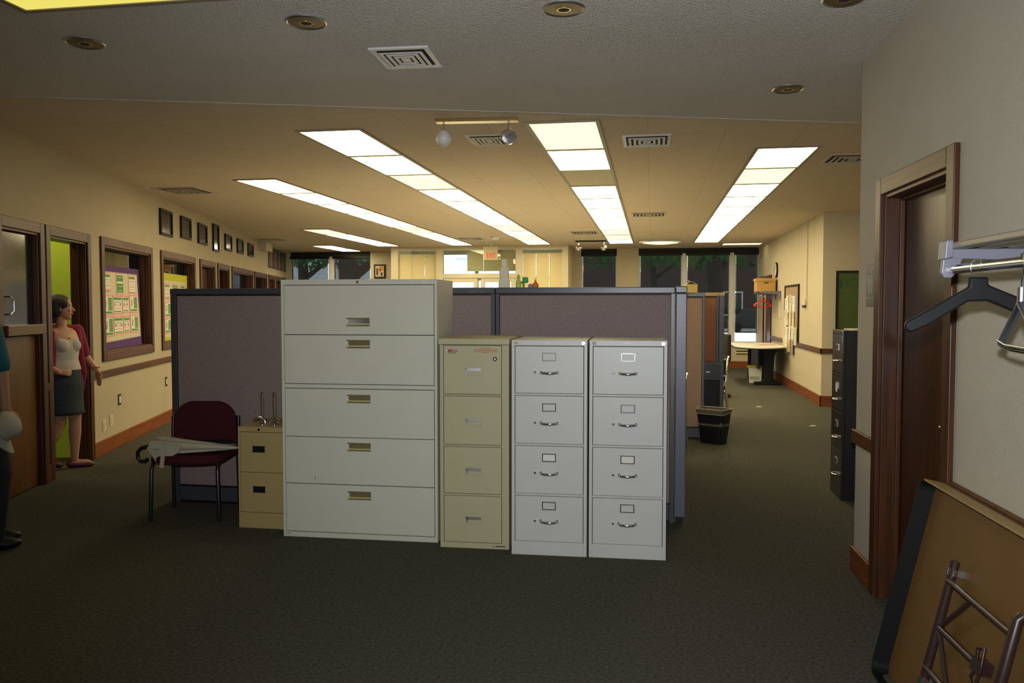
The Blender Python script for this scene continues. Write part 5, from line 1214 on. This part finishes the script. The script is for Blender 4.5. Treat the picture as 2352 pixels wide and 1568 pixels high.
def eyes(c, f, rt, par, s=1.0):
    Z = Vector((0, 0, 1)); c = Vector(c)
    for q in (-1, 1):
        mb = MB(); e = c+Z*.008*s+f*.070*s+rt*.030*s*q
        mb.sphere(e, .0115*s, 'chalk', 8); mb.sphere(e+f*.0075*s, .0058*s, 'dark', 8); mb.tube([e+f*.008*s+Z*.018*s-rt*.017*s, e+f*.013*s+Z*.022*s, e+f*.008*s+Z*.018*s+rt*.017*s], .0026*s, 'hair', 6); mb.build('eye', par, smooth=60)
    mb = MB(); mo = c-Z*.052*s+f*.091*s; mb.tube([mo-rt*.022*s-f*.006*s, mo+Z*.003*s, mo+rt*.022*s-f*.006*s], [.003*s, .0055*s, .003*s], 'lips', 8); mb.build('lips', par, smooth=60)

# woman stepping out of the doorway; built facing local +x, her left is +y
W0 = Vector((-5.40, 6.88, 0))
t = empty('person', W0, R(-14), 'woman in white top, crimson cardigan and denim skirt stepping out of the doorway', 'person')
HC = Vector((.0, .0, 1.505))
hp, f, rt = head_prims(HC, (math.cos(R(46)), math.sin(R(46))), 1.0)
sh_r = Vector((-.01, -.165, 1.285)); sh_l = Vector((-.01, .165, 1.285))
pr = list(hp)
pr += [('c', HC+Vector((-.012, .0, -.06)), (-.012, 0, 1.30), .044, .048)]
pr += [('l', [(-.01, 0, .76, .125, .155), (-.01, 0, .86, .130, .170), (-.005, 0, .95, .115, .150), (.0, 0, 1.03, .098, .128), (.0, 0, 1.12, .108, .142), (-.005, 0, 1.22, .105, .165), (-.01, 0, 1.29, .078, .155), (-.012, 0, 1.325, .05, .07)])]
pr += [('e', (.060, -.060, 1.160), (.060, .060, .060)), ('e', (.060, .060, 1.160), (.060, .060, .060))]
el_l = Vector((-.01, .245, 1.055)); wr_l = Vector((.055, .315, .905))
pr += [('c', sh_l, el_l, .048, .038), ('c', el_l, wr_l, .036, .024)]+hand(wr_l+Vector((.002, .003, -.008)), (.15, .16, -1), (1, -.2, 0), (.2, -1, 0), .92, .4)
el_r = Vector((-.04, -.245, 1.04)); wr_r = Vector((.13, -.150, .925))
pr += [('c', sh_r, el_r, .048, .038), ('c', el_r, wr_r, .036, .026)]+hand(wr_r, (.25, .95, -.15), (.2, 0, 1), (-1, .2, 0), .92, .7)
fd = Vector((math.cos(R(48)), math.sin(R(48)), 0))
hipf = Vector((-.0, .085, .80)); kn = Vector((.03, .09, .46)); an = Vector((.0, .10, .085))
hipb = Vector((-.0, -.085, .80)); knb = Vector((.03, -.07, .46)); anb = Vector((-.12, -.14, .14))
pr += [('c', hipf, kn, .092, .055), ('c', kn, (.018, .095, .33), .052, .054), ('c', (.018, .095, .33), an, .052, .031), ('e', an+fd*.045+Vector((0, 0, -.045)), (.105, .034, .032), (0, 0, R(48)))]
pr += [('c', hipb, knb, .092, .055), ('c', knb, (-.03, -.10, .33), .052, .054), ('c', (-.03, -.10, .33), anb, .052, .031), ('e', anb+fd*.04+Vector((0, 0, -.06)), (.095, .034, .030), (0, .35, R(48)))]
body = blob('body', pr, 'skin', t, .0065, 3)
eyes(HC, f, rt, t)
hb = [('e', HC-f*.024+Vector((0, 0, .045)), (.098, .086, .086), (0, 0, R(46))), ('e', HC-f*.072+Vector((0, 0, -.005)), (.064, .074, .10), (0, 0, R(46))), ('e', HC-f*.080+Vector((0, 0, -.085)), (.050, .060, .06), (0, 0, R(46))),
      ('e', HC+f*.012-rt*.062+Vector((0, 0, .045)), (.050, .028, .050), (0, 0, R(46))), ('e', HC+f*.012+rt*.062+Vector((0, 0, .045)), (.050, .028, .050), (0, 0, R(46))), ('e', HC-f*.035-rt*.062+Vector((0, 0, -.01)), (.045, .026, .075), (0, 0, R(46))), ('e', HC-f*.035+rt*.062+Vector((0, 0, -.01)), (.045, .026, .075), (0, 0, R(46)))]
blob('hair', hb, 'hair', t, .007, 2)
blob('tank_top', [('l', [(-.005, 0, .93, .136, .170), (.0, 0, 1.03, .112, .140), (.0, 0, 1.12, .120, .152), (-.005, 0, 1.19, .118, .150), (-.006, 0, 1.225, .100, .125)]), ('e', (.064, -.058, 1.158), (.068, .070, .070)), ('e', (.064, .058, 1.158), (.068, .070, .070)),
     ('c', (.078, -.088, 1.20), (-.01, -.095, 1.325), .020, .016), ('c', (.078, .088, 1.20), (-.01, .095, 1.325), .020, .016)], 'tank', t, .007, 2)
ca = [('l', [(-.075, 0, .78, .075, .17), (-.07, 0, .95, .080, .165), (-.055, 0, 1.10, .080, .160), (-.05, 0, 1.22, .080, .165), (-.045, 0, 1.29, .058, .13)])]
for q, sh_, el_ in ((-1, sh_r, el_r), (1, sh_l, el_l)):
    ca += [('c', sh_+Vector((0, 0, .008)), sh_+(el_-sh_)*.90, .060, .052), ('c', sh_+Vector((0, -q*.01, .016)), (-.035, q*.05, 1.325), .048, .030),
           ('c', sh_+Vector((.035, -q*.03, .0)), (.055, q*.145, 1.08), .034, .030), ('c', (.055, q*.145, 1.08), (.06, q*.165, .90), .030, .032), ('c', (.06, q*.165, .90), (.02, q*.175, .74), .034, .028), ('c', (-.02, q*.15, 1.15), (-.02, q*.165, .76), .05, .045)]
blob('cardigan', ca, 'cardi', t, .008, 2)
blob('skirt', [('l', [(-.01, 0, .955, .124, .156), (-.01, 0, .90, .140, .176), (-.005, 0, .80, .150, .186), (.0, .0, .68, .145, .178), (.01, .0, .56, .146, .172), (.01, .0, .525, .150, .175)])], 'denim', t, .008, 2)
blob('skirt_hem', [('l', [(.01, .0, .545, .153, .179), (.01, .0, .520, .155, .181)])], 'navy', t, .008, 1)
for an_, rot in ((an, 0), (anb, .35)):
    o_ = an_+fd*.045+Vector((0, 0, -.058 if rot == 0 else -.078))
    o = blob('shoe', [('e', (0, 0, 0), (.118, .039, .030), (0, rot, 0)), ('e', (.07, 0, -.004), (.055, .040, .024), (0, rot, 0)), ('e', (-.085, 0, .008), (.035, .034, .032), (0, rot, 0))], 'shoe_red', t, .006, 2); o.location = o_; o.rotation_euler = (0, 0, R(48))
mb = MB(); mb.tube([(wr_l+Vector((.030*math.cos(a*PI/6), .030*math.sin(a*PI/6), .03))) for a in range(12)], .005, 'red', 6, closed=True); mb.build('bracelet', t, smooth=60)
mb = MB(); mb.tube([(-.0, -.065, 1.335), (.055, -.045, 1.28), (.095, .0, 1.235), (.055, .045, 1.28), (.0, .065, 1.335)], .0025, 'brass', 6); mb.sphere((.100, 0, 1.228), (.008, .012, .008), 'brass', 8); mb.build('necklace', t, smooth=60)

# man at the left edge holding a pale cap
MYAW = R(9.58+31)
M0 = Vector((-4.135, 4.556, 0))
t = empty('person', M0, MYAW, 'man in teal shirt and dark trousers cut by the left edge, holding a cap', 'person')
HC = Vector((-.035, 0, 1.66)); hp, f, rt = head_prims(HC, (1, .1), 1.06)
pr = list(hp)+[('c', HC+Vector((-.015, 0, -.07)), (-.03, 0, 1.46), .055, .060),
  ('l', [(-.03, 0, .86, .135, .175), (-.02, 0, .98, .145, .175), (-.02, 0, 1.10, .140, .170), (-.02, 0, 1.25, .140, .195), (-.03, 0, 1.38, .125, .205), (-.03, 0, 1.46, .08, .15), (-.03, 0, 1.49, .05, .07)])]
sh = Vector((.03, -.215, 1.41)); el = Vector((.095, -.26, 1.13)); wr = Vector((.115, -.28, .905))
sh2 = Vector((-.02, .215, 1.41)); el2 = Vector((-.05, .26, 1.13)); wr2 = Vector((.0, .27, .89))
pr += [('c', sh, el, .058, .044), ('c', el, wr, .042, .030)]+hand(wr, (.12, 0, -1), (1, 0, 0), (0, 1, 0), 1.05, 1.1)
pr += [('c', sh2, el2, .058, .044), ('c', el2, wr2, .042, .030)]+hand(wr2, (.12, 0, -1), (1, 0, 0), (0, -1, 0), 1.05, .6)
for sy in (-1, 1):
    pr += [('c', (-.02, sy*.095, .88), (.05, sy*.10, .49), .098, .060), ('c', (.05, sy*.10, .49), (.0, sy*.10, .10), .060, .040), ('e', (.03, sy*.10, .045), (.12, .042, .038))]
blob('body', pr, 'skin_m', t, .008, 3); eyes(HC, f, rt, t, 1.06)
blob('hair', [('e', HC+Vector((-.02, 0, .055)), (.105, .088, .080)), ('e', HC+Vector((-.065, 0, .0)), (.05, .075, .075))], 'hair', t, .008, 2)
blob('shirt', [('l', [(-.025, 0, .88, .160, .195), (-.02, 0, .98, .160, .190), (-.02, 0, 1.10, .155, .185), (-.02, 0, 1.25, .155, .208), (-.03, 0, 1.38, .140, .218), (-.03, 0, 1.465, .09, .14)]),
     ('c', sh, sh+(el-sh)*.85, .074, .066), ('c', sh2, sh2+(el2-sh2)*.85, .074, .066), ('c', sh+Vector((0, 0, .01)), (-.03, -.05, 1.46), .06, .05), ('c', sh2+Vector((0, 0, .01)), (-.03, .05, 1.46), .06, .05)], 'teal', t, .009, 2)
tr_ = [('l', [(-.025, 0, .93, .148, .186), (-.03, 0, .82, .150, .190)])]
for sy in (-1, 1): tr_ += [('c', (-.015, sy*.095, .86), (.055, sy*.10, .49), .112, .088), ('c', (.055, sy*.10, .49), (.02, sy*.10, .09), .088, .076)]
blob('trousers', tr_, 'navy', t, .009, 2)
for sy in (-1, 1): o = blob('shoe', [('e', (0, 0, 0), (.150, .050, .042)), ('e', (.075, 0, -.006), (.085, .052, .034)), ('e', (-.09, 0, .018), (.05, .046, .05))], 'black', t, .008, 2); o.location = (.025, sy*.10, .040)
# the cap
cp = M0+Vector((math.cos(MYAW)*.085+math.sin(MYAW)*.30, math.sin(MYAW)*.085-math.cos(MYAW)*.30, .735))
t = empty('baseball_cap', cp, MYAW, 'pale baseball cap held down by the man in teal at the left edge', 'cap')
t.rotation_euler = (0, R(20), MYAW)
mb = MB(); mb.lathe([(.078, 0), (.080, .03), (.076, .065), (.060, .095), (.032, .112), (.002, .118)], 'cap', n=28, ax=1.12); mb.build('crown', t, smooth=60)
mb = MB(); n = 15; vs = []
for k in range(n):
    a = R(-62+124*k/(n-1)); x, y = .085*math.cos(a), .076*math.sin(a); e = .085*math.cos(a*1.35)
    vs += [(x, y, .004-.0), (x+e, y*1.02, -.012-6*y*y), (x+e, y*1.02, -.016-6*y*y), (x, y, -.001)]
fs = []
for k in range(n-1):
    for q in range(4): fs.append((k*4+q, k*4+(q+1) % 4, (k+1)*4+(q+1) % 4, (k+1)*4+q))
fs += [(0, 1, 2, 3), tuple((n-1)*4+q for q in (3, 2, 1, 0))]
mb.add(vs, fs, 'cap'); mb.build('brim', t, smooth=40)
t.rotation_euler = (R(20), R(62), MYAW); t.location.z = .79

# ================================================================== ADDED PALE DESKS, UNSEEN, BOUNCE LIGHT TO THE CEILING
def bounce_desk(x, y, label):
    t = empty('bounce_desk', (x, y, 0), 0, label, 'bounce_desk', 'added desks bouncing light to the ceiling')
    mb = MB(); mb.box((-.95, -.75, .71), (.95, .75, .74), 'chalk'); mb.build('desktop', t, bevel=.004)
    for sx in (-.9, .9):
        for sy in (-.7, .7):
            mb = MB(); mb.box((sx-.025, sy-.025, 0), (sx+.025, sy+.025, .71), 'alu'); mb.build('leg', t)
    return t
first = None
names = ['nearest the front partitions', 'in the second row', 'in the third row', 'in the fourth row', 'in the fifth row', 'in the sixth row']
for i in range(5):
    for j, xx in enumerate((-3.0-.2*i, -1.02)):
        lab = 'pale desk added unseen behind the partitions to bounce light, %s, %s side' % (names[i], 'left' if j == 0 else 'right')
        if first is None: first = bounce_desk(xx, 9.2, lab)
        else: dup(first, (xx, 9.2+1.95*i, 0), 0, lab)
